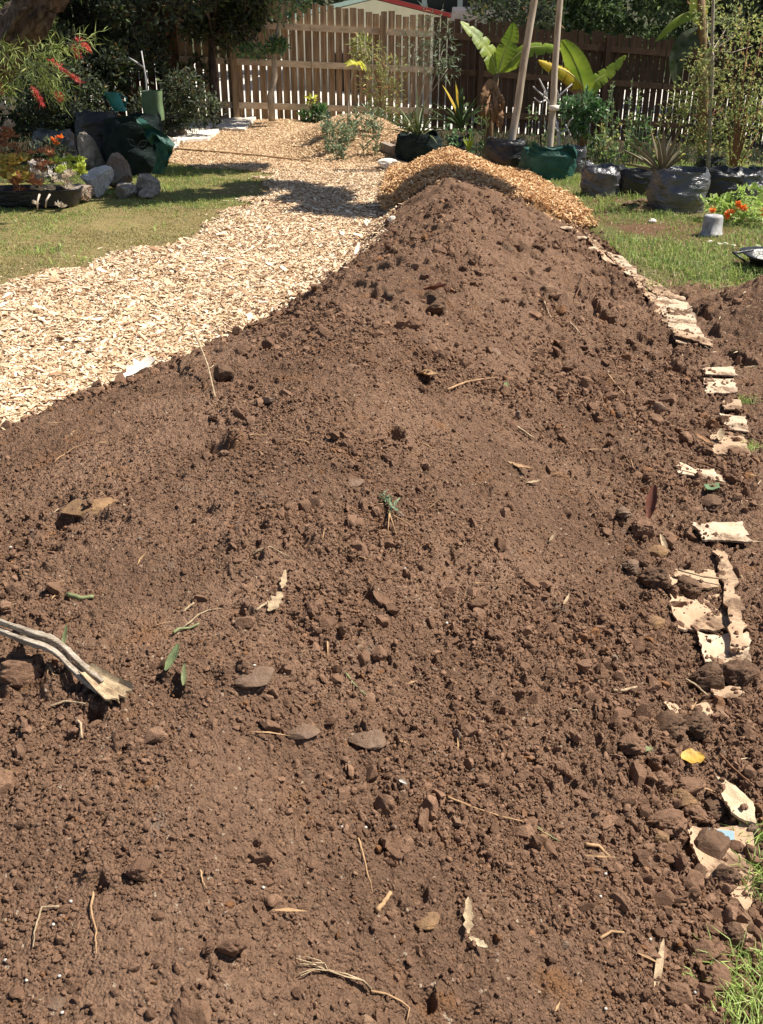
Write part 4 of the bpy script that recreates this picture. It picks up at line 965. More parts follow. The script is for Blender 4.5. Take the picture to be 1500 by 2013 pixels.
# ------------------------------------------------------------------ buildings beyond the fence
hp = at(735, 20, 27); hz = at(735, -1, 27).z
house = thing('neighbour_house', 'cream gabled house with pale green roof and red barge boards beyond the fence', 'house', (hp.x, 27, -1.2))
hw_ = 2.1; e_z = hz - .46
V = [(hp.x - hw_, 27, -1.2), (hp.x + hw_, 27, -1.2), (hp.x + hw_, 27, e_z), (hp.x, 27, hz), (hp.x - hw_, 27, e_z)]; V += [(a, 33, c) for a, b, c in V]
MB().add(V, [np.array([[0, 1, 2, 3, 4], [9, 8, 7, 6, 5]]), np.array([[0, 5, 6, 1], [1, 6, 7, 2], [0, 4, 9, 5]])]).build('wall', M_wall, house)
for s in (-1, 1):
    a = Vector((hp.x, 26.5, hz + .06)); b = Vector((hp.x + s * (hw_ + .4), 26.5, e_z - .03)); off = Vector((0, 7, 0)); th = Vector((0, 0, .05))
    q = [a, b, b + off, a + off]; V = [list(v) for v in q] + [list(v + th) for v in q]
    MB().add(V, np.array([[3, 2, 1, 0], [4, 5, 6, 7], [0, 1, 5, 4], [1, 2, 6, 5], [2, 3, 7, 6]])).build('roof', M_roof, house)
    V = [list(a + Vector((0, -.03, -.05))), list(b + Vector((0, -.03, -.05))), list(b + Vector((0, -.03, .045))), list(a + Vector((0, -.03, .045)))]; V += [[v[0], v[1] + .025, v[2]] for v in V]
    MB().add(V, np.array([[0, 1, 2, 3], [7, 6, 5, 4], [0, 4, 5, 1], [3, 2, 6, 7]])).build('barge_board', M_fascia if s > 0 else M_roof, house)
MB().box((hp.x - .6, 26.97, .35), (.9, .04, .9)).build('window', M_shed, house)
a = at(960, 22, 28)
shed = thing('dark_shed', 'dark open shed with a grey lean-to roof beyond the fence', 'shed', (a.x, 29, -1.5))
MB().box((a.x - .2, 30, .9), (3.9, .3, 4.8)).build('back_wall', M_shed, shed)
for dx in (-1.6, -.7): MB().box((a.x + dx, 28.2, .6), (.12, .12, 4.2)).build('post', M_greyroof, shed)
b0 = at(955, 45, 26.5)
MB().box((b0.x + .1, 26.5, b0.z), (1.9, 1.6, .10), np.array([[1, 0, 0], [0, .93, -.36], [0, .36, .93]])).build('lean_to_roof', M_greyroof, shed)
MB().box((b0.x + .1, 27, b0.z - 1.0), (1.8, .1, 1.8)).build('front_wall', M_shed, shed)
# a low embankment and road verge behind everything
hx, hy = np.meshgrid(np.linspace(-60, 60, 60), np.linspace(40, 90, 30)); hz_ = -1.0 + 7.5 * sst(40, 75, hy) + 1.2 * fbm(hx * .1, hy * .1, 3, 2)
M_hill = m_simple('hill_scrub', (.07, .075, .035), .95, .4, 2, 1, .1)
tag(MB().grid(np.stack([hx, hy, hz_], -1)).build('hills', M_hill, smooth=True), kind='structure')

# ------------------------------------------------------------------ vegetation builders
def clump_pts(cs, n, rg=rs, shell=.55):
    """points spread through a set of ellipsoid clumps (c, radii)"""
    k = len(cs); idx = rg.randint(0, k, n); C0 = np.array([c for c, r in cs])[idx]; R0 = np.array([r for c, r in cs])[idx]
    v = rg.normal(0, 1, (n, 3)); v /= np.linalg.norm(v, axis=1, keepdims=True); q = (shell + (1 - shell) * rg.uniform(0, 1, n))[:, None] * rg.uniform(.55, 1.05, (n, 1))
    return C0 + v * R0 * q, v
def foliage(name, cs, n, ln, wd, m, parent, droop=0, fold=.25, up=.3):
    P, v = clump_pts(cs, n); D = v * .8 + rs.normal(0, .6, (n, 3)) + np.array([0, 0, up - droop])
    V, Fc = leaves(P, D, rs.uniform(ln * .6, ln * 1.3, n), rs.uniform(wd * .7, wd * 1.3, n), fold); return mesh_np(name, V, Fc, m, parent)
def sub_clumps(c, R_, k, r0, r1, seed=0):
    rg = np.random.RandomState(seed); out = []
    for i in range(k):
        v = rg.normal(0, 1, 3); v /= np.linalg.norm(v); p = np.array(c) + v * np.array(R_) * rg.uniform(.35, 1) ** .6; r = rg.uniform(r0, r1); out.append((p, np.array([r, r, r * .75])))
    return out
def limbs(parent, base, targets, r, m, name='limb', k=3):
    for t in targets:
        b = np.array(base, float); t = np.array(t, float); mid = (b + t) / 2 + rs.uniform(-.08, .08, 3) * np.linalg.norm(t - b)
        MB().tube([b, b * .6 + mid * .4, mid, mid * .4 + t * .6, t], [r, r * .8, r * .6, r * .45, r * .25], 7).build(name, m, parent, True)
def tree(name, label, base, trunk_h, tr, cc, cR, nclump, nleaf, ln, wd, m, bark, seed=0, group=None, r0=.3, r1=.6, nlimb=6, droop=0):
    t = thing(name, label, 'tree' if 'tree' in name else 'shrub', base, group)
    top = Vector(cc); b = Vector(base); mid = b.lerp(top, .5) + Vector((random.uniform(-.1, .1), random.uniform(-.1, .1), 0))
    MB().tube([b - Vector((0, 0, .05)), b.lerp(mid, .5), mid, mid.lerp(top, .6)], [tr * 1.25, tr, tr * .85, tr * .6], 10, jit=.06).build('trunk', bark, t, True)
    cl = sub_clumps(cc, cR, nclump, r0, r1, seed)
    limbs(t, mid.lerp(top, .3), [c for c, r in cl[:nlimb]], tr * .45, bark)
    foliage('crown', cl, nleaf, ln, wd, m, t, droop); return t
# dense dark shrubs in front of the left fence
LT = [(-7.3, 14.6, 1.6, 1.4, 1.6, 'dark glossy tree at the far left behind the red flowers', M_lf_dark, 12000), (-5.7, 15.2, 1.45, 1.35, 1.45, 'dark leafy tree standing behind the green cloth bag', M_lf_dark, 13000),
 (-4.5, 16.4, 1.6, 1.2, 1.25, 'dark tree whose branches hang over the shaded fence', M_lf_dark, 9000), (-2.6, 17.4, 2.05, 1.25, .75, 'thin stemmed tree beside the sunlit end of the fence', M_lf_dark, 9000), (-3.5, 17.9, 1.55, 1.1, .95, 'dark crown overlapping the shaded fence left of the sapling', M_lf_dark, 7000), (-6.4, 17.4, 1.9, 1.5, 1.5, 'dense tree filling the corner behind the black bags', M_lf_dark, 9000)]
for i, (x, y, z, r, rz, lb, mm, nl_) in enumerate(LT):
    tree('leafy_tree', lb, (x - .1, y, 0), 2, .07, (x, y, z), (r, .8, rz), 26, nl_, .095, .05, mm, M_bark, 1 + i, r0=.25, r1=.5)
tree('unseen_shade_tree', 'unseen broad tree added above the view to shade the left fence', (-8.6, 17.0, 0), 3, .16, (-3.5, 18.1, 4.4), (3.9, 1.5, .9), 70, 26000, .17, .10, M_lf_mid, M_bark, 5, r0=.5, r1=.95)  # out of view, added to block the sun from the left fence
# low plants in the deep shade
for i, (px, py, d, lb) in enumerate([(60, 235, 13.4, 'dark leafy undergrowth behind the pink succulent'), (130, 215, 14.0, 'dark undergrowth behind the grey slab'), (345, 225, 15.5, 'dark low shrub behind the pale green sleeve')]):
    p = at(px, py, d); t = thing('undergrowth', lb, 'shrub', (p.x, p.y, float(H(p.x, p.y)))); foliage('leaves', [(np.array(p) + [dx, 0, dz], np.array([.4, .3, .3])) for dx, dz in ((0, 0), (.4, .1), (-.4, .05), (.1, .35))], 1500, .08, .04, M_lf_dark, t)
# slim pale sapling at the end of the shaded fence
sp = S(533, 240); sp = Vector((sp.x, 17.2, float(H(sp.x, 17.2))))
t = thing('sapling', 'slim pale trunked sapling standing in front of the lit fence', 'sapling', sp)
tp = [at(535, 238, 17.2), at(532, 190, 17.2), at(540, 150, 17.2), at(538, 105, 17.2), at(545, 60, 17.2), at(556, 10, 17.2), at(560, -60, 17.2)]
MB().tube(tp, [.06, .05, .045, .038, .03, .024, .014], 8, jit=.12).build('trunk', M_barkp, t, True)
limbs(t, tp[3], [at(480, 95, 17.1), at(505, 100, 17.0), at(585, 40, 17.1), at(520, 20, 17.1)], .014, M_barkp)
foliage('crown', [(np.array(at(500, 100, 17.1)), np.array([.35, .2, .10])), (np.array(at(545, 90, 17.1)), np.array([.2, .2, .12])), (np.array(at(560, 5, 17.1)), np.array([.4, .3, .35])), (np.array(at(590, -5, 17.1)), np.array([.25, .25, .25]))], 1100, .085, .042, M_lf_glos, t)
# background trees beyond the right fence
BT = [(2.9, 22.5, 1.9, .9, 'dark round headed tree beyond the fence above the bananas'), (5.0, 23.2, 1.7, 1.5, 'dense dark tree beyond the fence behind the two poles'), (7.4, 22.6, 1.9, 1.7, 'dark broad tree beyond the right fence'),
      (10.2, 22.4, 2.1, 1.8, 'dark tree beyond the fence at the far right'), (4.4, 30.5, 2.9, 2.0, 'taller tree further back behind the grey roofed shed')]
for i, (x, y, z, r, lb) in enumerate(BT):
    tree('background_tree', lb, (x, y, -1.2), 3, .14, (x, y, z), (2.1 if i != 0 else .8, 1.4, r), 40 if i else 14, 14000 if i else 2800, .13, .07, M_lf_dark if i % 2 == 0 else M_lf_mid, M_bark, 20 + i, r0=.35, r1=.7)
for i, (x, y, z, lb) in enumerate([(-6, 33, 3.2, 'distant dark tree left of the cream house'), (7, 36, 3.5, 'distant dark tree on the rise at the right'), (.9, 36, 3.6, 'distant tree behind the cream house roof'), (13, 32, 3.2, 'distant dark tree far right on the rise')]):
    tree('distant_tree', lb, (x, y, -1), 3, .2, (x, y, z), (4.2, 2.5, 2.6), 30, 6000, .3, .16, M_lf_dark, M_bark, 40 + i, r0=.8, r1=1.6)

# leaning tree at upper left with red flowers
gv = thing('grevillea_tree', 'leaning dark barked tree with drooping needle leaves and red flowers at upper left', 'tree', (-5.2, 9.6, 0))
tr = [(-5.25, 9.65, -.05), (-4.75, 9.6, .55), tuple(at(-60, 175, 9.2)), tuple(at(8, 98, 9.1)), tuple(at(62, 25, 9.0)), tuple(at(112, -50, 9.0)), (-2.0, 9.9, 2.6), (-1.0, 10.4, 3.0), (0.4, 10.8, 3.2)]
trs = []; trr = []; r0_ = [.2, .18, .17, .155, .14, .125, .08, .055, .03]
for i in range(len(tr) - 1):
    for k in range(7): f_ = k / 7; trs.append(Vector(tr[i]).lerp(Vector(tr[i + 1]), f_) + Vector((.01 * math.sin(i * 7 + k), 0, .01 * math.cos(i * 5 + k * 2)))); trr.append(r0_[i] * (1 - f_) + r0_[i + 1] * f_)
MB().tube(trs, trr, 48, ridge=.5, jit=.03).build('trunk', M_barkg, gv, True)
MB().tube([tr[3], at(-20, 40, 9.4), at(-80, -40, 9.3)], [.10, .08, .06], 10, jit=.1).build('limb', M_bark, gv, True)
MB().tube([tr[7], (.9, 11.0, 3.15), (2.2, 11.4, 3.3)], [.05, .03, .015], 7).build('limb', M_bark, gv, True)
MB().tube([tr[6], (-2.1, 10.6, 2.9), (-2.6, 11.5, 3.2)], [.06, .04, .02], 7).build('limb', M_bark, gv, True)
def needles(name, centers, per, ln, wd, m, parent, spread=.8, droop=.35):
    C0 = np.repeat(np.array([list(c) for c in centers]), per, 0); n = len(C0)
    D = rs.normal(0, spread, (n, 3)) + np.array([.35, -.1, -droop]); P = C0 + rs.normal(0, .035, (n, 3))
    V, Fc = leaves(P, D, rs.uniform(ln * .6, ln * 1.2, n), wd, .1, .18); return mesh_np(name, V, Fc, m, parent)
tw = []
for a, b, c_ in [((0,60),(15,80),(30,100)),((5,90),(25,130),(60,150)),((20,100),(80,100),(120,95)),((60,110),(100,140),(125,160)),((90,90),(140,85),(190,78)),((0,150),(10,170),(12,190)),((70,140),(95,165),(115,185)),((-10,20),(10,30),(25,10)),((60,20),(90,40),(100,60))]:
    dd = 8.75 if a[1] > 75 else 9.5; Q = [at(*a, dd), at(*b, dd), at(*c_, dd)]; MB().tube(Q, [.006, .005, .003], 5).build('twig', M_bark, gv, True)
    for k in range(7): tw.append(Q[0].lerp(Q[1], k / 6)); tw.append(Q[1].lerp(Q[2], k / 6))
needles('foliage', tw, 9, .13, .0065, M_lf_grev, gv)
for (a, b) in [((100,118),(158,162)),((65,172),(85,208)),((152,78),(176,98)),((146,92),(156,112)),((0,165),(6,180)),((112,185),(120,195))]:
    A = at(*a, 9.0); B = at(*b, 9.0); n = 230; tt = rs.uniform(0, 1, n)[:, None]; P = np.array(A) * (1 - tt) + np.array(B) * tt
    D = rs.normal(0, 1, (n, 3)) + np.array([0, -.3, .2]); V, Fc = leaves(P, D, rs.uniform(.02, .05, n), .005, .1, .4); mesh_np('flower', V, Fc, M_red, gv)
# crown over the path (above the frame), clumps added to cast the dappled shade
cl = []
for (x, y, z, r) in [(-1.5,13.0,3.2,.6),(-2.2,13.4,3.3,.6),(-1.2,12.7,3.4,.4),(-2.4,12.6,3.3,.6),(2.45,9.85,3.3,.22),(2.0,9.85,3.3,.25),(1.6,9.9,3.2,.3),(2.8,9.8,3.3,.15),(-1.0,10.7,3.2,.6),(-.3,10.6,3.3,.6),(.4,10.8,3.3,.6),(1.1,10.8,3.3,.6),(1.5,10.5,3.2,.35),(.9,11.4,3.4,.35),(-.4,12.6,3.2,.5),(.4,12.7,3.3,.4),(-2.3,10.3,3.0,.55),(-2.9,10.9,3.1,.7),(-3.4,12.3,3.3,.8),(-3.0,13.4,3.2,.7),(-4.4,10.8,3.4,.8),(-4.8,12.0,3.2,.8),(-1.9,10.2,3.1,.5)]:
    cl += sub_clumps((x, y, z), (r, r * .55, r * .4), 5, .18, .34, int(x * 10 + 200))
foliage('crown', cl, 30000, .12, .065, M_lf_mid, gv)

# ------------------------------------------------------------------ rocks, trough, bags on the left
def rock(px, py, w_, h_, m, label, d=None, lean=0, name='rock', depth=None, seed=1, pointy=0, yaw=0, sub=4):
    p = S(px, py) if d is None else Vector(at(px, py, d)); V, Fc = ico(sub); V = V.copy()
    W = np.sign(V) * np.abs(V) ** .8
    rg = np.random.RandomState(seed)
    for _ in range(9):                                  # facet by planes
        nrm = rg.normal(0, 1, 3); nrm /= np.linalg.norm(nrm); dd = rg.uniform(.48, .8); e = W @ nrm - dd; W = W - np.outer(np.maximum(0, e), nrm) * .95
    W += (.07 * noise3(V, 5, seed) + .04 * noise3(V, 12, seed + 2))[:, None] * V
    t = (W[:, 2] + 1) / 2
    if pointy: W[:, 0] *= (1 - pointy * t); W[:, 1] *= (1 - pointy * t)
    dp = depth or w_ * .8
    W = W * np.array([w_ / 2, dp / 2, h_ / 2]) * 1.15; W[:, 0] += lean * t * h_
    ca, sa = math.cos(yaw), math.sin(yaw); W = np.stack([W[:, 0] * ca - W[:, 1] * sa, W[:, 0] * sa + W[:, 1] * ca, W[:, 2] + h_ * .47], 1)
    return tag(mesh_np(name, W + np.array(p), Fc, m, smooth=False, loc=p), label, 'rock')
rock(190, 340, .26, .42, M_rockw, 'tall pale grey rock leaning left behind the white block', lean=-.28, seed=2, pointy=.25, depth=.22)
rock(196, 386, .33, .29, M_blockw, 'white squared block with a flat face among the rocks', seed=11, depth=.25)
rock(240, 374, .38, .37, M_rockb, 'pointed brown rock with a pale right edge', seed=5, pointy=.6)
rock(288, 386, .24, .22, M_rockw, 'rounded grey rock at the right end of the rock pile', seed=6)
rock(250, 388, .26, .13, M_rockw, 'low grey rock in front of the pointed brown rock', seed=7)
rock(290, 392, .14, .10, M_rockw, 'small grey rock at the foot of the rounded rock', seed=9)
rock(160, 398, .30, .16, M_rockb, 'low brown rock beside the end of the black trough', seed=8)
rock(100, 350, .42, .22, M_rockw, 'dim grey slab behind the succulents', seed=10)
# sleek trough with succulents
tp0 = S(62, 412); tg = thing('succulent_trough', 'black low trough crowded with yellow, rusty and pale succulents on the lawn', 'trough', tp0)
gx_ = np.zeros((10, 48, 3))
for i in range(10):
    zz = [0, 0, .04, .08, .12, .15, .165, .165, .15, .12][i]; rr = [.0, .9, .93, .96, .99, 1.0, 1.04, .98, .95, .9][i]
    for j in range(48):
        a = j / 47 * 2 * math.pi; ex = .55; cx_ = math.copysign(abs(math.cos(a)) ** ex, math.cos(a)); cy_ = math.copysign(abs(math.sin(a)) ** ex, math.sin(a))
        gx_[i, j] = (tp0.x + cx_ * .42 * rr, tp0.y + .2 + cy_ * .2 * rr, tp0.z + zz)
MB().grid(gx_).build('trough', M_bagk, tg, True)
MB().box((tp0.x, tp0.y + .2, tp0.z + .12), (.66, .28, .03)).build('soil', M_potsoil, tg)
def rosettes(name, cs, m, parent, nl=16, ln=.05, wd=.02):
    C0 = np.repeat(np.array(cs), nl, 0); n = len(C0); a = rs.uniform(0, 6.28, n); el = rs.uniform(.15, 1.2, n)
    D = np.stack([np.cos(a) * np.cos(el), np.sin(a) * np.cos(el), np.sin(el)], 1)
    for k in range(len(cs)):
        q = slice(k * nl, (k + 1) * nl); V, Fc = leaves(C0[q], D[q], rs.uniform(ln * .7, ln * 1.2, nl), wd, .35, -.1, hw=.6); o = mesh_np(name, V, Fc, m, parent)
    return o
def rc(pxs, dy=.0, d=9.55): return [list(at(a, b, d + random.uniform(-.15, .2))) for a, b in pxs]
R_ = random.Random(4)
def cloud(x0, x1, y0, y1, n): return [(R_.uniform(x0, x1), R_.uniform(y0, y1)) for _ in range(n)]
rosettes('yellow_succulent', rc(cloud(-5, 58, 308, 355, 44)), M_succ_y, tg, 16, .065, .024)
rosettes('rusty_succulent', rc(cloud(25, 75, 348, 380, 20)), M_succ_o, tg, 18, .07, .018)
rosettes('lime_succulent', rc(cloud(102, 165, 314, 342, 24)), M_succ_g, tg, 14, .06, .034)
rosettes('pale_succulent', rc(cloud(68, 145, 340, 380, 30)), M_succ_w, tg, 14, .06, .018)
rosettes('brown_succulent', rc(cloud(60, 110, 295, 340, 18)), M_succ_o, tg, 14, .06, .018)
for a, b in (((78,382),(74,412)),((98,382),(90,408))):
    MB().tube([at(*a, 9.35), at((a[0] + b[0]) / 2 - 3, (a[1] + b[1]) / 2, 9.3), at(*b, 9.32)], [.010, .009, .007], 6).build('trailing_stem', M_succ_w, tg, True)
rosettes('trailing_rosette', rc([(115, 405), (125, 408), (70, 402)], d=9.3), M_succ_w, tg, 16, .05, .014)
# loose plants behind the trough
t = thing('orange_flower_plant', 'potted plant with orange daisy flowers in the shade left of the rocks', 'plant', Vector(at(105, 330, 10.6)) - Vector((0, 0, .3)))
foliage('leaves', [(np.array(at(100, 300, 10.6)), np.array([.2, .15, .15]))], 240, .08, .03, M_lf_dark, t)
rosettes('flower', [list(at(105, 278, 10.5)), list(at(118, 272, 10.5)), list(at(112, 285, 10.5))], M_orange, t, 20, .05, .02)
t = thing('pink_succulent', 'pinkish succulent shrub at the left edge above the trough', 'succulent', Vector(at(10, 300, 10.3)) - Vector((0, 0, .5)))
rosettes('leaves', [list(at(R_.uniform(-10, 28), R_.uniform(190, 262), 10.3)) for _ in range(16)], M_succ_w, t, 14, .055, .02)
rosettes('lower_leaves', [list(at(R_.uniform(-10, 40), R_.uniform(255, 310), 10.2)) for _ in range(18)], M_succ_o, t, 14, .06, .022)
# silvery feed sacks in shade
def bag(name, px, py, wpx, hpx, m, label, d=None, cat='planter bag', wr=.06, soil=True, seed=1, rim=.12, squash=.8, fold=0, parent=None, taper=.04, lean=0):
    p = S(px, py) if d is None else Vector((at(px, py, d).x, d, float(H(at(px, py, d).x, d)))); 
    depth = p.y * math.cos(PITCH) + (CAM_H - p.z) * math.sin(PITCH); rr = wpx / 2 * depth / FPX; hh = hpx * depth / FPX / math.cos(math.atan2(CAM_H - p.z, p.y)) 
    t = thing(name, label, cat, (p.x, p.y + rr * squash * .9, p.z)) if parent is None else parent
    c = Vector((p.x, p.y + rr * squash * .9, p.z)); nA, nZ = 72, 34; G = np.zeros((nZ, nA + 1, 3)); A_, Z_ = np.meshgrid(np.linspace(0, 2 * math.pi, nA + 1), np.linspace(0, 1, nZ))
    ca, sa = np.cos(A_), np.sin(A_)
    n1 = fbm(ca * 1.5 + seed * 3, sa * 1.5 + Z_ * 2.2 * (hh / rr), 4, seed); n2 = fbm(ca * .9 + Z_ * 2.5, sa * 2.4 + seed - Z_ * 1.5, 3, seed + 5); cre = 1 - np.abs(fbm(ca * 2 + Z_ * 1.3, sa * 2 - Z_ * 3.1, 3, seed + 8)) * 2
    r_ = rr * (1 + taper * Z_ + wr * n1 + wr * 1.2 * n2 + wr * .5 * cre ** 3 + .08 * np.sin(Z_ * math.pi) - rim * sst(.82, 1, Z_) * (.5 + n2))
    ex = .82
    X = np.sign(ca) * np.abs(ca) ** ex * r_; Y = np.sign(sa) * np.abs(sa) ** ex * r_ * squash; Zh = Z_ * hh * (1 + .12 * fbm(ca * 1.3 + seed, sa * 1.3, 2, seed + 2) * Z_)
    G[..., 0] = c.x + X + lean * Zh; G[..., 1] = c.y + Y; G[..., 2] = c.z + Zh
    mb = MB().grid(G); I_ = G[-1:].repeat(8, 0).copy()
    for k in range(8): I_[k, :, 0] = c.x + lean * hh + (I_[k, :, 0] - c.x - lean * hh) * (.97 - .02 * k); I_[k, :, 1] = c.y + (I_[k, :, 1] - c.y) * (.97 - .02 * k); I_[k, :, 2] -= hh * .035 * k
    mb.grid(I_[::-1]).grid(np.stack([G[-1], I_[0]]))
    mb.build('bag', m, t, True)
    if soil:
        an = np.linspace(0, 2 * math.pi, 40); q = np.linspace(0.02, 1, 8); aa, qq = np.meshgrid(an, q)
        Gs = np.stack([c.x + lean * hh + np.cos(aa) * rr * .86 * qq, c.y + np.sin(aa) * rr * squash * .86 * qq, c.z + hh * (.74 + .06 * fbm(np.cos(aa) * qq * 4, np.sin(aa) * qq * 4, 2, seed))], -1)
        MB().grid(Gs).build('soil', M_potsoil, t, True)
    return t, c, rr, hh
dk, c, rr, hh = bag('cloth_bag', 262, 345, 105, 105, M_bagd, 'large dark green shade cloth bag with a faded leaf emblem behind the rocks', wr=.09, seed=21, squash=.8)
# faded leaf emblem on its front
def ribbonp(pts, w_, nrm, off=.004):
    P = [Vector(p) for p in pts]; mb = MB(); L_ = []; R2 = []
    for i, p in enumerate(P):
        t_ = (P[min(i + 1, len(P) - 1)] - P[max(i - 1, 0)]).normalized(); s_ = t_.cross(nrm).normalized(); L_.append(list(p + s_ * w_ / 2 + nrm * off)); R2.append(list(p - s_ * w_ / 2 + nrm * off))
    mb.grid(np.array([L_, R2])); return mb
fy = c.y - rr * .8 * 1.22
em = MB()
for pts in ([(250,272),(256,284),(268,290)],[(250,272),(262,276),(268,290)],[(290,276),(278,276),(268,290)],[(290,276),(284,288),(268,290)],[(252,298),(268,290),(288,300)]):
    P = [at(a, b, fy) for a, b in pts]; Q = [P[0].lerp(P[1], k / 4) for k in range(5)] + [P[1].lerp(P[2], k / 4) for k in range(1, 5)]
    G = np.array([[list(q + Vector((0, 0, s)) ) for q in Q] for s in (-.004, .004)]); em.grid(G); em.grid(G[::-1] + np.array([0, .003, 0]))
em.build('leaf_emblem', M_logo, dk)
# drape of cloth hanging to the right
Gd = np.zeros((16, 10, 3))
for i in range(16):
    for j in range(10):
        s_ = i / 15; a = at(262 + 72 * s_ + 10 * s_ * s_, 228 + 18 * s_ + 38 * s_ ** 2, c.y - .32); b = at(288 + 40 * s_, 260 + 60 * s_ + 15 * math.sin(s_ * 9), c.y - .30)
        q = a.lerp(b, j / 9); q.y += .05 * math.sin(j * 1.4 + i * .6); Gd[i, j] = q
m2 = MB().grid(Gd); m2.grid(Gd[:, ::-1] + np.array([0, .006, -.002])); m2.build('cloth_flap', M_bagg, dk, True)
Gd = np.zeros((14, 6, 3))
for i in range(14):
    for j in range(6):
        s_ = i / 13; q = at(303 + j * 4.4 + 5 * math.sin(s_ * 4), 280 + 62 * s_, c.y - .33); q.y += .02 * math.sin(j * 2 + i * .8); Gd[i, j] = q
m2 = MB().grid(Gd); m2.grid(Gd[:, ::-1] + np.array([0, .006, 0])); m2.build('cloth_tail', M_bagg, dk, True)
bag('cloth_bag', 195, 330, 80, 95, M_bagk, 'black planter bag in deep shade between the trunk and the emblem bag', seed=22, wr=.08)
bag('cloth_bag', 105, 318, 70, 55, M_bags, 'dusty dark grey bag in shade behind the grey slab', seed=23, wr=.1)
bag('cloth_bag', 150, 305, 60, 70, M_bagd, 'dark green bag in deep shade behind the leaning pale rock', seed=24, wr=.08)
# teal watering can, pale tree sleeve
p = at(228, 200, 12.6); t = thing('watering_can', 'teal plastic watering can tipped on top of the dark bags', 'watering can', p)
Gc = []
for k in range(12):
    s_ = k / 11; ring = []
    for j in range(17):
        a = j / 16 * 2 * math.pi; q = Vector((math.cos(a) * (.075 + .015 * s_), math.sin(a) * .06, (s_ - .5) * .20)); q = Vector((q.x + q.z * -.45, q.y, q.z)); ring.append(list(p + q))
    Gc.append(ring)
MB().grid(np.array(Gc)).build('body', M_teal, t, True)
MB().tube([p + Vector((.05, 0, .09)), p + Vector((.13, 0, .04)), p + Vector((.10, 0, -.08))], .010, 7).build('handle', M_teal, t, True)
MB().tube([p + Vector((-.09, 0, -.06)), p + Vector((-.15, -.02, .08))], [.02, .012], 8).build('spout', M_bagk, t, True)
p = at(303, 236, 13.0); t = thing('tree_sleeve', 'pale green plastic sleeve around a thin stake beside the dark bags', 'tree sleeve', p)
G = np.array([[[p.x + math.copysign(abs(math.cos(a)) ** .4, math.cos(a)) * .115 + .004 * math.sin(k), p.y + math.copysign(abs(math.sin(a)) ** .4, math.sin(a)) * .115, p.z + .33 * k / 8] for a in np.linspace(0, 2 * math.pi, 33)] for k in range(9)])
MB().grid(G).build('sleeve', M_guard, t)
MB().tube([at(292, 236, 12.95), at(286, 150, 12.95), at(278, 100, 12.95)], [.010, .009, .008], 6).build('stake', M_stake, t, True)
MB().tube([at(252, 112, 12.95), at(284, 133, 12.95)], [.008, .014], 6).build('branch', M_stake, t, True)

# ------------------------------------------------------------------ rear mulch bed things
for i, (pts, lb) in enumerate([([(365,238),(440,240),(405,262),(355,262)], 'flat cream slab at the upper left of the rear bed edge'), ([(440,240),(505,236),(480,262),(425,258)], 'long flat cream slab reaching into the rear mulch'),
    ([(350,262),(430,262),(410,280),(345,285)], 'flat cream slab in the middle of the bed edge'), ([(320,285),(360,275),(350,296),(330,298)], 'small bright slab at the lower end of the bed edge')]):
    sheet('edging_slab', pts, M_slab, lb, 'slab', .05, .06, .012, 40 + i, 12)
rock(345, 272, .30, .16, M_rockb, 'brown boulder at the left edge of the rear bed', seed=31, d=None)
rock(372, 240, .5, .12, M_rockw, 'long low grey rock behind the cream slabs', seed=32)
rock(425, 240, .3, .10, M_rockb, 'low brown rock behind the long cream slab', seed=33)
rock(330, 288, .2, .14, M_rockw, 'grey rock next to the dark cloth bag in the bed edge', seed=34)
tag(MB().tube([S(345, 298) + Vector((0, 0, .03)), S(430, 304) + Vector((0, 0, .03)), S(520, 312) + Vector((0, 0, .03)), S(612, 322) + Vector((0, 0, .03))], [.016, .017, .016, .012], 8, jit=.08).build('garden_stake', M_root, smooth=True), 'long thin brown stick lying along the front of the rear bed', 'stick')
tag(MB().tube([S(700, 331) + Vector((0, 0, .02)), S(765, 335) + Vector((0, 0, .02))], [.015, .015], 6).build('garden_stake', M_pole, smooth=True), 'short pale stick lying between the rear bed and the orange mulch', 'stick')
for i, (a, b, r, lb) in enumerate([((752,300),(800,318),.05,'dark brown timber offcut at the right end of the rear bed'), ((770,296),(812,306),.035,'thinner timber offcut behind the dark brown one')]):
    A = S(*a) + Vector((0, 0, .08)); B = S(*b) + Vector((0, 0, .08)); dv = (B - A).normalized(); sdv = dv.cross(Vector((0, 0, 1)))
    tag(MB().box((A + B) / 2, ((B - A).length, .12, r * 2), np.array([list(dv), list(sdv), list(sdv.cross(dv) * -1)])).build('timber_offcut', M_rockb), lb, 'timber')
rock(762, 334, .22, .12, M_slab, 'bright white stone beside the timber offcuts', seed=36)
def seedling(px, py, n, h, m, label, cat='seedling', ln=.11, wd=.026, name='seedling', d=None, spread=.09, group=None, lean=0):
    p = S(px, py) if d is None else at(px, py, d)
    if d is not None: g_ = float(H(p.x, p.y)); h = h + max(0, p.z - g_); p = Vector((p.x, p.y, g_))
    t = thing(name, label, cat, p, group)
    for s in range(n):
        b = p + Vector((random.uniform(-spread, spread), random.uniform(-spread, spread), -.01)); hh = h * random.uniform(.7, 1.1); tp_ = b + Vector((random.uniform(-.05, .05) + lean, random.uniform(-.03, .03), hh))
        MB().tube([b, b.lerp(tp_, .5), tp_], [.005, .004, .002], 5).build('stem', M_lf_grey, t, True)
        k = 15; u_ = rs.uniform(.15, 1, k)[:, None]; P = np.array(b) * (1 - u_) + np.array(tp_) * u_; a = rs.uniform(0, 6.28, k); D = np.stack([np.cos(a), np.sin(a), rs.uniform(.3, 1.2, k)], 1)
        V, Fc = leaves(P, D, rs.uniform(ln * .6, ln, k), wd); mesh_np('leaves', V, Fc, m, t)
    return t
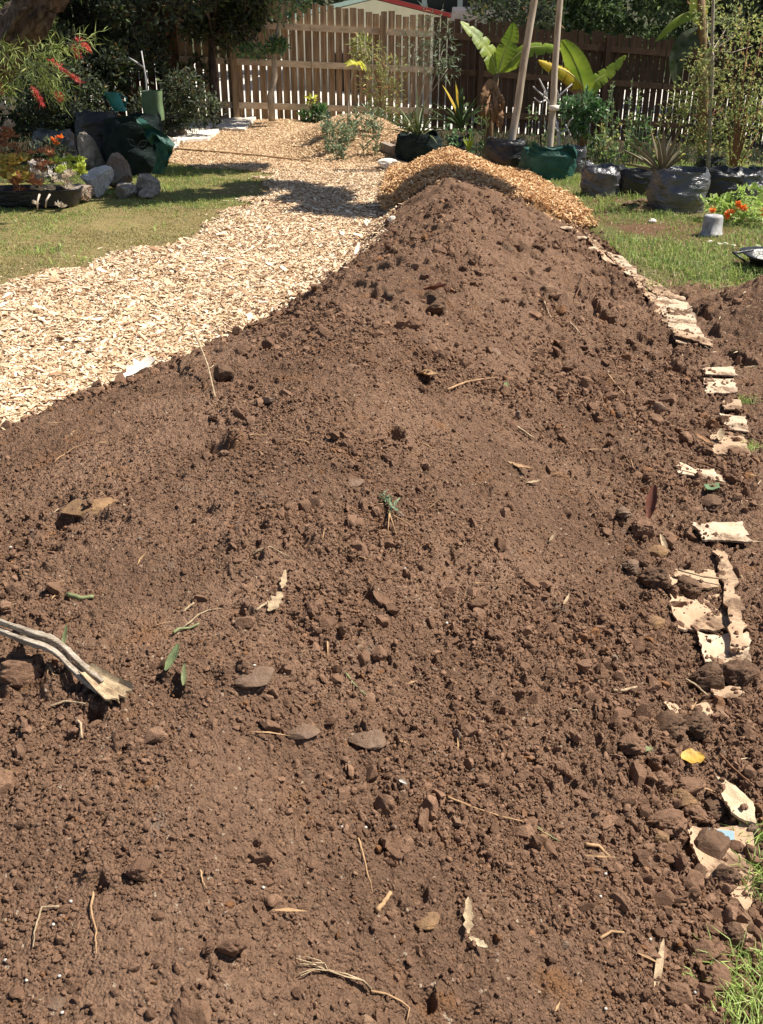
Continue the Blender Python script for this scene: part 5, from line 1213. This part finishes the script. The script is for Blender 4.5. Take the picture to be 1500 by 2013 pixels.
for i, (a, b, h, lb) in enumerate([(648,306,.34,'tall grey green seedling at the left of the mulch bed row'),(662,296,.26,'grey green seedling second from the left in the mulch bed'),(680,292,.22,'short grey green seedling in the middle of the mulch bed'),(695,280,.26,'grey green seedling behind the middle of the bed'),(727,310,.34,'lone grey green seedling nearest the orange heap'),(710,262,.28,'seedling beside the bare sapling stem'),(640,268,.22,'small seedling at the back left of the row'),(735,268,.26,'grey green seedling at the back right of the row'),(670,318,.14,'little front seedling low in the mulch')]):
    seedling(a, b, 5, h * 1.3, M_lf_grey, lb, group='seedlings in the rear mulch bed')
# leafy plant with large round leaves near fence
p = S(612, 243); t = thing('leafy_vegetable', 'dark green broad leaved plant at the back of the mulch bed by the fence', 'plant', p)
foliage('leaves', [(np.array(p) + [0, 0, .10], np.array([.22, .15, .12])), (np.array(p) + [.15, 0, .2], np.array([.12, .1, .14]))], 150, .12, .07, M_lf_glos, t)
foliage('top_leaves', [(np.array(p) + [.03, 0, .38], np.array([.08, .06, .08]))], 26, .1, .05, M_lf_yel, t); MB().tube([p, p + Vector((.05, 0, .4))], .01, 6).build('stem', M_lf_grey, t, True)
# young tree with lime leaves
b0 = S(685, 262); q = [b0, at(684, 210, b0.y), at(683, 160, b0.y), at(700, 122, b0.y)]
t = thing('young_tree', 'bare thin young tree with a tuft of lime yellow leaves on top', 'young tree', b0)
MB().tube([q[0] - Vector((0, 0, .02)), q[1], at(688, 165, b0.y), q[3]], [.02, .016, .013, .009], 7).build('trunk', M_barkp, t, True)
n = 12; a = np.linspace(0, 2 * math.pi, n, endpoint=False); D = np.stack([np.cos(a), np.sin(a) * .6, rs.uniform(-.45, .1, n)], 1); V, Fc = leaves(np.array([list(q[3])] * n), D, .17, .075, .15, .25); mesh_np('crown', V, Fc, M_lf_yel, t)
# wispy grey shrub with narrow leaves by the fence centre
for i, (bx, by, cl_, n_, lb, mm, ln_) in enumerate([(800,262,[((850,60),.36),((815,95),.34),((870,100),.3),((880,135),.22),((840,120),.3)],420,'olive leaved shrub with long narrow leaves in front of the dark fence',M_lf_grey,.11),
      (745,262,[((735,165),.30),((760,190),.34),((720,100),.28),((770,140),.3),((745,215),.26),((710,90),.2)],900,'wispy yellow green shrub at the end of the lit fence',M_lf_wil,.09)]):
    q0 = at(bx, by, 16.0); p = Vector((q0.x, 16.0, float(H(q0.x, 16.0)))); t = thing('wispy_shrub', lb, 'shrub', p); cs = [(np.array(at(a[0], a[1], 15.9)), np.array([r, r * .7, r])) for a, r in cl_]
    limbs(t, p, [c for c, r in cs], .014, M_barkp, 'branch'); foliage('crown', cs, n_, ln_, .018, mm, t, .2)
    foliage('low_leaves', [(np.array(at(bx, by - 15, 15.5)), np.array([.4, .2, .2]))], 200, .08, .03, M_lf_mid, t)

# strap-leaved plants: curved ribbons -----------------------------------
def straps(parent, p, specs, m, name='leaf', thick=.004):
    """specs: list of (yaw, length, rise, droop, width)"""
    for (yaw, ln, rise, droop, wd_) in specs:
        d = Vector((math.cos(yaw), math.sin(yaw), 0)); s = Vector((-math.sin(yaw), math.cos(yaw), 0)); n = 12; G = np.zeros((n, 3, 3))
        for i in range(n):
            t_ = i / (n - 1); c_ = p + d * (ln * t_ * math.cos(rise) * (1 - .2 * t_ * droop)) + Vector((0, 0, ln * (t_ * math.sin(rise) - droop * t_ * t_ * .8))); w_ = wd_ / 2 * (1 - t_ ** 2.2) * (.6 + 1.2 * min(t_, .35))
            G[i, 0] = c_ - s * w_ + Vector((0, 0, w_ * .5)); G[i, 1] = c_; G[i, 2] = c_ + s * w_ + Vector((0, 0, w_ * .5))
        B2 = G - np.array([0, 0, thick]); mb = MB().grid(G); mb.grid(B2[:, ::-1]); mb.grid(np.stack([G[:, 0], B2[:, 0]])); mb.grid(np.stack([B2[:, 2], G[:, 2]])); mb.build(name, m, parent, True)
rr_ = random.Random(9)
def gat(px, d): q = at(px, 300, d); return Vector((q.x, q.y, float(H(q.x, q.y)) - .02))
tb, c, rr, hh = bag('potted_bromeliad', 823, 305, 82, 55, M_bagd, 'spiky arching strap leaved plant in a dark green bag left of the banana', d=12.9, cat='potted plant', seed=41)
straps(tb, c + Vector((0, 0, hh * .8)), [(rr_.uniform(0, 6.28), rr_.uniform(.45, .8), rr_.uniform(.5, 1.3), rr_.uniform(.2, .7), .035) for _ in range(34)], M_strap)
straps(tb, c + Vector((0, 0, hh * .8)), [(3.3, .45, 1.0, 1.3, .05), (5.5, .3, 1.0, 1.2, .04)], M_stake, 'pale_dry_leaf')
tb, c, rr, hh = bag('potted_yucca', 905, 300, 50, 40, M_bagk, 'dark fan leaved plant in shade behind the orange heap', d=13.6, cat='potted plant', seed=42)
straps(tb, c + Vector((0, 0, hh * .8 + .15)), [(rr_.uniform(0, 6.28), rr_.uniform(.5, .75), rr_.uniform(.5, 1.5), rr_.uniform(.1, .5), .05) for _ in range(26)], M_lf_mid)
straps(tb, c + Vector((0, 0, hh * .8 + .2)), [(2.5, .7, 1.1, .3, .07), (2.2, .6, 1.35, .2, .07)], M_banyel, 'yellow_leaf')
seedling(905, 285, 4, .3, M_lf_glos, 'leafy green weed growing between the orange heap and the black bag', 'weed', .09, .04, 'leafy_weed', d=13.4, spread=.15)
seedling(930, 262, 5, .38, M_lf_mid, 'bushy weed at the foot of the banana stem', 'weed', .1, .035, 'leafy_weed', d=13.8, spread=.18)
p = at(920, 300, 12.3); t = thing('aloe_clump', 'pale upright leaf clump just behind the orange heap', 'aloe', p - Vector((0, 0, .1))); straps(t, p, [(rr_.uniform(0, 6.28), rr_.uniform(.16, .26), rr_.uniform(1.0, 1.5), .05, .03) for _ in range(14)], M_succ_g)

# ------------------------------------------------------------------ bananas
def banana_leaf(parent, path, wd_, m, normal, name='leaf', tears=(), n=44, fold=.35, rib=True, droop_edge=.15, seed=1):
    """path: 3-4 control points (quadratic resample)"""
    P = [Vector(p) for p in path]; Q = []
    for i in range(n):
        t_ = i / (n - 1) * (len(P) - 1); k = min(int(t_), len(P) - 2); f = t_ - k
        p0 = P[max(k - 1, 0)]; p1 = P[k]; p2 = P[k + 1]; p3 = P[min(k + 2, len(P) - 1)]
        Q.append(.5 * ((2 * p1) + (p2 - p0) * f + (2 * p0 - 5 * p1 + 4 * p2 - p3) * f * f + (3 * p1 - p0 - 3 * p2 + p3) * f ** 3))
    N_ = Vector(normal).normalized(); G = np.zeros((n, 9, 3)); rg = random.Random(seed)
    for i in range(n):
        t_ = i / (n - 1); tg_ = (Q[min(i + 1, n - 1)] - Q[max(i - 1, 0)]).normalized(); s = tg_.cross(N_).normalized(); nn = s.cross(tg_)
        w_ = wd_ / 2 * min(1, (t_ + .02) / .18) ** .6 * (1 - max(0, (t_ - .30) / .70) ** 1.9) ** .8 if t_ < 1 else 0
        cutL = .42 if i in [int(q * 1.7) for q in tears] else 1; cutR = .5 if i in [int(q * 1.7) + 4 for q in tears] else 1
        for j in range(9):
            a = (j - 4) / 4; ww = w_ * (cutL if a < 0 else cutR) * (1 + .008 * rg.uniform(-1, 1))
            G[i, j] = Q[i] + s * a * ww + nn * (abs(a) * ww * fold - a * a * ww * droop_edge * 2 + (.003 * math.sin(i * 1.9) * abs(a)))
    mb = MB().grid(G); o = mb.build(name, m, parent, True)
    if rib: MB().tube([q - N_ * .004 for q in Q[:-1]], [max(.003, .010 * (1 - i / n)) for i in range(n - 1)], 6).build('midrib', M_banrib, o if o.parent and o.parent.parent is None else parent, True)
    return o
bx = 14.2
b1 = thing('banana_plant', 'young banana plant with two upright leaves and dead brown skirt left of the poles', 'banana plant', at(960, 285, bx))
MB().tube([gat(958, bx), at(962, 240, bx), at(970, 190, bx), at(976, 145, bx)], [.065, .055, .048, .035], 10, jit=.1).build('stem', M_banst, b1, True)
banana_leaf(b1, [at(976, 145, bx), at(966, 112, bx), at(940, 75, bx), at(905, 42, bx)], .30, M_banana, (.55, -.75, .45), tears=(10, 14, 19), fold=.3)
banana_leaf(b1, [at(980, 142, bx), at(992, 105, bx), at(1006, 70, bx), at(1009, 44, bx)], .26, M_banana, (-.35, -.9, .2), tears=(12,), fold=.25)
banana_leaf(b1, [at(988, 138, bx), at(1030, 98, bx - .1), at(1075, 92, bx - .2), at(1108, 100, bx - .3)], .22, M_banana, (0, -.8, .7), tears=(10, 15, 20), fold=-.1)
for i in range(13):
    x0 = 968 + R_.uniform(-5, 9); y0 = 150 + R_.uniform(0, 50); dx = R_.uniform(-22, 20); ln_ = R_.uniform(35, 75)
    banana_leaf(b1, [at(x0, y0, bx - .05), at(x0 + dx * .8, y0 + ln_ * .45, bx - .12 - R_.uniform(0, .1)), at(x0 + dx * .75, y0 + ln_, bx - .10)], R_.uniform(.05, .12), M_dead, (R_.uniform(-.6, .6), -1, .1), 'dead_leaf', tears=(5, 9, 14, 20), rib=False, n=30, seed=i, fold=R_.uniform(-.4, .6))
b2y = 13.6
b2 = thing('banana_plant', 'banana plant with a yellowing leaf and a broad leaf pointing right behind the poles', 'banana plant', at(1152, 300, b2y))
MB().tube([gat(1150, b2y), at(1148, 250, b2y), at(1150, 185, b2y)], [.06, .05, .035], 10, jit=.1).build('stem', M_banst, b2, True)
banana_leaf(b2, [at(1150, 185, b2y), at(1140, 145, b2y), at(1122, 105, b2y), at(1104, 78, b2y)], .30, M_banana, (-.5, -.8, .25), fold=.2)
banana_leaf(b2, [at(1152, 183, b2y), at(1170, 160, b2y), at(1200, 138, b2y), at(1231, 108, b2y)], .24, M_banana, (-.2, -.65, .75), tears=(8, 12, 16, 20), fold=.15)
banana_leaf(b2, [at(1146, 168, b2y), at(1118, 142, b2y - .1), at(1085, 128, b2y - .1), at(1058, 118, b2y - .1)], .22, M_banyel, (-.1, -.7, .7), tears=(5, 9, 13, 17), fold=-.3, name='yellow_leaf')
banana_leaf(b2, [at(1150, 190, b2y), at(1125, 170, b2y), at(1105, 150, b2y), at(1090, 150, b2y)], .12, M_dead, (0, -.9, .4), 'dead_leaf', rib=False)
b3y = 12.8
b3 = thing('banana_plant', 'tall banana plant with a drooping yellow edged leaf at the top right', 'banana plant', at(1385, 320, b3y))
MB().tube([gat(1385, b3y), at(1382, 180, b3y), at(1380, 60, b3y), at(1378, -20, b3y)], [.07, .06, .05, .04], 10, jit=.06).build('stem', M_banst, b3, True)
banana_leaf(b3, [at(1380, 20, b3y), at(1350, 24, b3y), at(1318, 45, b3y), at(1287, 82, b3y)], .20, M_banana, (-.2, -.35, .95), fold=-.3)
banana_leaf(b3, [at(1385, 40, b3y), at(1372, 20, b3y), at(1372, -30, b3y), at(1368, -90, b3y)], .22, M_lf_yel, (.2, -.9, .2), fold=.4)
banana_leaf(b3, [at(1390, 70, b3y), at(1352, 80, b3y), at(1330, 120, b3y), at(1330, 170, b3y)], .24, M_lf_dark, (-.4, -.8, .3), fold=.2, rib=False)

# ------------------------------------------------------------------ two tall poles
for i, (a, b, d, r0, lb) in enumerate([((1005,282),(1066,-60),12.1,.045,'thick weathered timber pole leaning right, the left one of two'), ((1081,286),(1112,-60),12.0,.039,'thinner timber pole with a pale tie, the right one of two')]):
    A = at(*a, d); B = at(*b, d); B.y += .25; B2 = A.lerp(B, 2.1); t = thing('timber_pole', lb, 'pole', A)
    Q = [A - Vector((0, 0, .45)) if False else A + (A - B) * .15] + [A.lerp(B2, k / 9) + Vector((.006 * math.sin(k * 2), 0, 0)) for k in range(10)]
    MB().tube(Q, [r0 * (1 - .03 * k) for k in range(11)], 12, jit=.04).build('shaft', M_pole, t, True)
    if i: 
        q = at(1089, 212, d); MB().tube([q - Vector((0, 0, .025)), q + Vector((0, 0, .025))], [.058, .058], 12).build('tie', M_slab, t, True)
MBs = MB().tube([at(1064, 300, 12.15), at(1062, 240, 12.2), at(1070, 178, 12.2)], [.010, .009, .007], 6)
tag(MBs.build('black_stake', M_bagk, smooth=True), 'thin black stake between the two timber poles', 'stake')

# ------------------------------------------------------------------ bags and pot plants on the right
tb, c, rr, hh = bag('planter_bag', 995, 342, 78, 62, M_bagk, 'black plastic planter bag at the foot of the left pole', seed=51, wr=.06, squash=.9)
tb, c, rr, hh = bag('planter_bag', 1080, 355, 100, 58, M_bagg, 'green shade cloth bag with a knotted rim at the foot of the right pole', seed=52, wr=.06, squash=.7)
# loose rim cloth and knot
for pts in ([(1040,295),(1055,302),(1075,306),(1095,300),(1115,292)],[(1045,285),(1060,294),(1085,300),(1105,294),(1118,284)],[(1112,284),(1122,300),(1118,318),(1116,332)],[(1110,288),(1108,305),(1112,322)],[(1120,290),(1128,300),(1132,312)]):
    Pq = [at(a, b, c.y - rr * .62) for a, b in pts]; G = np.zeros((len(Pq), 7, 3))
    for i_, q in enumerate(Pq):
        w_ = .045 * (1 - .6 * (i_ / (len(Pq) - 1)) ** 2)
        for j in range(7): G[i_, j] = (q.x + (.5 if pts[0][0] > 1100 else .1) * w_ * (j - 3) / 3, q.y + .02 * math.sin(j * 1.9 + i_), q.z + (.2 if pts[0][0] > 1100 else 1) * w_ * (j - 3) / 3)
    mb = MB().grid(G); mb.grid(G[:, ::-1] + np.array([0, .006, 0])); mb.build('cloth_fold', M_bagg, tb, True)
bag('planter_bag', 1128, 348, 44, 48, M_bags, 'small grey plastic bag tucked against the green cloth bag', seed=53, wr=.08, d=11.9)
bag('planter_bag', 1184, 388, 70, 58, M_bags, 'crumpled silvery black planter bag standing alone on the lawn', seed=54, wr=.12, rim=.25)
bag('planter_bag', 1252, 388, 74, 50, M_bagk, 'black planter bag in shade left of the aloe bag', seed=55, wr=.07)
ta, c, rr, hh = bag('potted_aloe', 1338, 420, 102, 76, M_bags, 'aloe with long stiff brownish leaves in a large silvery black bag', cat='potted plant', seed=56, wr=.10, rim=.16)
sp_ = []
for (ex, ey) in [(1218,290),(1230,275),(1236,262),(1268,240),(1300,235),(1322,262),(1345,245),(1350,268),(1365,280),(1340,290),(1290,262),(1310,250),(1250,300),(1222,318),(1330,275),(1355,300)]:
    base = at(1300, 335, c.y); e = at(ex, ey, c.y + random.uniform(-.25, .25)); dv = e - base; ln = dv.length; rise = math.asin(max(-.2, min(.98, dv.z / ln))) + .12; yaw = math.atan2(dv.y, dv.x); sp_.append((yaw, ln * 1.05, rise, .12, .045))
straps(ta, at(1300, 340, c.y), sp_, M_aloe, thick=.014)
bag('planter_bag', 1420, 400, 72, 62, M_bagk, 'black planter bag with a sagging rim right of the aloe', seed=57, wr=.1, rim=.3)
bag('planter_bag', 1462, 396, 76, 55, M_bags, 'silvery black bag with a folded rim beside the orange flowers', seed=58, wr=.12, rim=.3)
bag('planter_bag', 1510, 385, 70, 48, M_bagd, 'dark green bag cut by the right edge of the picture', seed=59, wr=.1)
bag('planter_bag', 1398, 345, 50, 35, M_bagk, 'small black bag around the foot of the pale trunked tree', seed=60, wr=.08, d=11.6)
# frangipani: pale bare branches
fb = gat(1103, 12.4); t = thing('frangipani', 'bare pale branched young tree between the right pole and the green shrub', 'young tree', fb)
MB().tube([fb, at(1098, 260, 12.4), at(1086, 215, 12.4)], [.022, .02, .017], 8).build('trunk', M_stake, t, True)
for a, b, c_ in [((1086,215),(1075,195),(1048,170)),((1075,195),(1062,202),(1050,192)),((1086,215),(1098,190),(1125,165)),((1098,190),(1092,170),(1090,150)),((1110,285),(1120,262),(1112,245)),((1115,255),(1100,262),(1090,250)),((1115,250),(1120,238),(1126,232)),((1075,190),(1070,175),(1060,155))]:
    MB().tube([at(*a, 12.4), at(*b, 12.35), at(*c_, 12.3)], [.013, .011, .007], 7).build('branch', M_stake, t, True)
# dense green citrus-like shrub
p = gat(1140, 12.5); t = thing('glossy_shrub', 'glossy green leaved young shrub right of the bare pale branches', 'shrub', p)
MB().tube([p, at(1138, 270, 12.5), at(1143, 235, 12.5)], [.02, .018, .012], 7).build('trunk', M_barkr, t, True)
foliage('crown', [(np.array(at(1120, 212, 12.5)), np.array([.16, .16, .13])), (np.array(at(1150, 205, 12.5)), np.array([.18, .16, .16])), (np.array(at(1172, 218, 12.5)), np.array([.14, .14, .12])), (np.array(at(1140, 232, 12.5)), np.array([.2, .16, .12])), (np.array(at(1135, 255, 12.5)), np.array([.14, .12, .1]))], 520, .085, .045, M_lf_glos, t)
foliage('low_leaves', [(np.array(at(1166, 272, 12.4)), np.array([.09, .08, .1]))], 40, .12, .04, M_lf_mid, t, .6)
# low green growth between the bags
for i, (px, py, d, n_, h, mm, lb) in enumerate([(1200,320,12.2,7,.30,M_lf_mid,'low tangled green growth behind the lone silvery bag'),(1235,300,12.6,8,.5,M_lf_glos,'fresh green leafy plant behind the black bag'),(1258,262,12.8,6,.35,M_lf_mid,'mid green bush left of the aloe leaves'),(1175,300,12.6,6,.3,M_lf_wil,'olive green weeds behind the grey plastic bag'),(1275,285,12.9,6,.4,M_lf_wil,'olive weeds behind the aloe'),(1055,290,12.9,6,.55,M_lf_mid,'bright green weeds between the two poles'),(1225,245,13.2,6,.45,M_lf_mid,'leafy bush in front of the dark fence'),(1362,332,11.9,6,.24,M_lf_wil,'reddish green weed beside the aloe bag'),(1440,335,12.0,6,.3,M_lf_wil,'yellow green weeds above the sagging black bag')]):
    seedling(px, py, n_, h, mm, lb, 'weed', .08, .035, 'leafy_weed', d=d, spread=.28)
# pale trunk tree and twiggy bush at right
p = S(1398, 352); d = 11.5; p = gat(1398, d)
t = thing('twiggy_tree', 'tall twiggy tree with a pale thin trunk and sparse yellow green leaves', 'tree', p)
MB().tube([p, at(1394, 290, d), at(1396, 220, d), at(1400, 150, d), at(1400, 80, d), at(1402, 10, d), at(1406, -80, d)], [.026, .023, .021, .02, .017, .015, .01], 8, jit=.1).build('trunk', M_barkp, t, True)
cs = []
for (a, b, r) in [(1345,190,.22),(1360,230,.24),(1335,215,.2),(1375,265,.22),(1370,120,.18),(1410,120,.22),(1425,60,.26),(1385,150,.2),(1430,200,.26),(1450,150,.28),(1415,270,.22),(1440,250,.22),(1390,30,.22),(1460,40,.3),(1480,90,.3),(1365,290,.18),(1405,180,.18),(1455,300,.2),(1485,230,.26)]:
    cs.append((np.array(at(a, b, d + random.uniform(-.2, .5))), np.array([r, r, r])))
limbs(t, at(1396, 230, d), [c for c, r in cs[:4] + cs[8:10]], .009, M_barkr, 'branch'); limbs(t, at(1400, 100, d), [c for c, r in cs[4:8] + cs[12:15]], .009, M_barkp, 'branch')
foliage('crown', cs, 2500, .055, .022, M_lf_wil, t)
p = gat(1446, 11.4); t = thing('twiggy_bush', 'reddish stemmed leggy bush at the right behind the bags', 'bush', p)
for e in [(1470,220),(1455,180),(1480,150),(1430,230),(1465,250),(1492,260),(1498,200),(1440,150),(1475,40),(1500,70)]:
    m_ = at(1448 + (e[0] - 1448) * .4 + random.uniform(-6, 6), 345 + (e[1] - 345) * .5, 11.4); MB().tube([p, m_, at(*e, 11.4)], [.014, .009, .004], 6).build('stem', M_barkr, t, True)
foliage('leaves', [(np.array(at(a, b, 11.4)), np.array([.22, .2, .2])) for a, b in [(1470,220),(1455,180),(1485,150),(1430,235),(1490,250),(1500,200),(1475,60),(1440,310)]], 750, .05, .024, M_lf_wil, t)

# white upturned pot, orange nasturtiums, bits at the right edge
p = S(1405, 468); t = thing('white_pot', 'small upturned white plastic pot on the grass below the orange flowers', 'pot', p)
rr = .105; G = np.array([[[p.x + math.cos(a) * r_ * .78, p.y + .1 + math.sin(a) * r_ * .78, p.z + z_ * .85] for a in np.linspace(0, 2 * math.pi, 33)] for r_, z_ in [(.114, 0), (.118, .012), (.114, .028), (.105, .03), (.098, .17), (.09, .19), (.06, .195), (.01, .194)]]); MB().grid(G).build('body', M_potw, t, True)
p = S(1460, 440); t = thing('nasturtium_plant', 'low leafy plant with bright orange flowers at the right edge', 'flowering plant', p)
cs = [(np.array(at(a, b, p.y + random.uniform(-.1, .3))), np.array([.16, .15, .07])) for a, b in [(1420,415),(1450,410),(1480,405),(1465,430),(1440,435),(1495,420),(1500,440),(1410,400),(1470,380)]]
n = 700; P, v = clump_pts(cs, n); V, Fc = leaves(P, v + rs.normal(0, .4, (n, 3)) + [0, -.3, .6], rs.uniform(.03, .06, n), rs.uniform(.03, .05, n), .1, .05, hw=.5); mesh_np('leaves', V, Fc, M_lush, t)
for (a, b) in [(1400,412),(1430,418),(1438,414),(1428,424),(1450,400),(1453,406),(1463,408),(1498,418),(1502,410)]:
    c_ = at(a, b, p.y - .12); n = 9; aa = np.linspace(0, 6.28, n); D = np.stack([np.cos(aa), np.full(n, -.7), np.sin(aa)], 1); V, Fc = leaves(np.array([list(c_)] * n), D, .038, .032, .1, -.1, hw=.65); mesh_np('flower', V, Fc, M_orange, t)
for i, (px, py, r) in enumerate([(1395,478,6),(1412,483,7),(1425,482,5),(1440,485,5),(1490,488,7),(1282,438,8)]):
    lump('pebble', px, py, r, M_slab, ['little white pebble left below the upturned pot','white pebble below the upturned pot','small white pebble second right of the pot','small white pebble third right of the pot','white pebble at the right edge below the flowers','white pebble in the grass near the aloe bag'][i], 'pebble', .6, sub=2, fn=S)
# turned black clods in the grass near the aloe bag
for i, (px, py, r) in enumerate([(1262,418,18),(1285,412,16),(1240,408,16),(1225,415,12),(1262,400,12)]):
    lump('earth_clod', px, py, r, M_clod_dark, ['biggest dark earth clod in the grass left of the aloe bag','dark earth clod touching the aloe bag side','dark earth clod at the left of the turned patch','smallest dark clod at the left end of the turned patch','dark earth clod at the back of the turned patch'][i], 'clod', .45, sub=3, fn=S, el=1.4)
leafpiece('dead_leaf', 1340, 412, .16, .02, -.2, M_paper, 'curved pale leaf lying at the foot of the aloe bag', fn=S, lift=.06, stand=.1)
p = S(1490, 535); t = thing('black_tray', 'black plastic tray with a white corner at the right edge of the lawn', 'tray', p + Vector((.25, .1, 0)))
c0 = p + Vector((.25, .1, .0)); G = np.array([[[c0.x + math.copysign(abs(math.cos(a)) ** .5, math.cos(a)) * r_, c0.y + math.copysign(abs(math.sin(a)) ** .5, math.sin(a)) * r_ * .7, c0.z + z_] for a in np.linspace(0, 2 * math.pi, 41)] for r_, z_ in [(.24, 0), (.28, .09), (.33, .10), (.33, .11), (.27, .095), (.23, .02), (.01, .02)]]); MB().grid(G).build('tray', M_bagk, t, True)
MB().box(c0 + Vector((-.02, -.02, .10)), (.22, .2, .05), np.array([[.9, .3, .3], [-.3, .95, 0], [-.3, -.1, .95]])).build('white_packet', M_white, t)
MB().tube([c0 + Vector((-.33, -.05, .06)), c0 + Vector((-.42, -.02, .12)), c0 + Vector((-.36, .06, .10)), c0 + Vector((-.25, .05, .12))], .008, 6).build('handle', M_bagk, t, True)
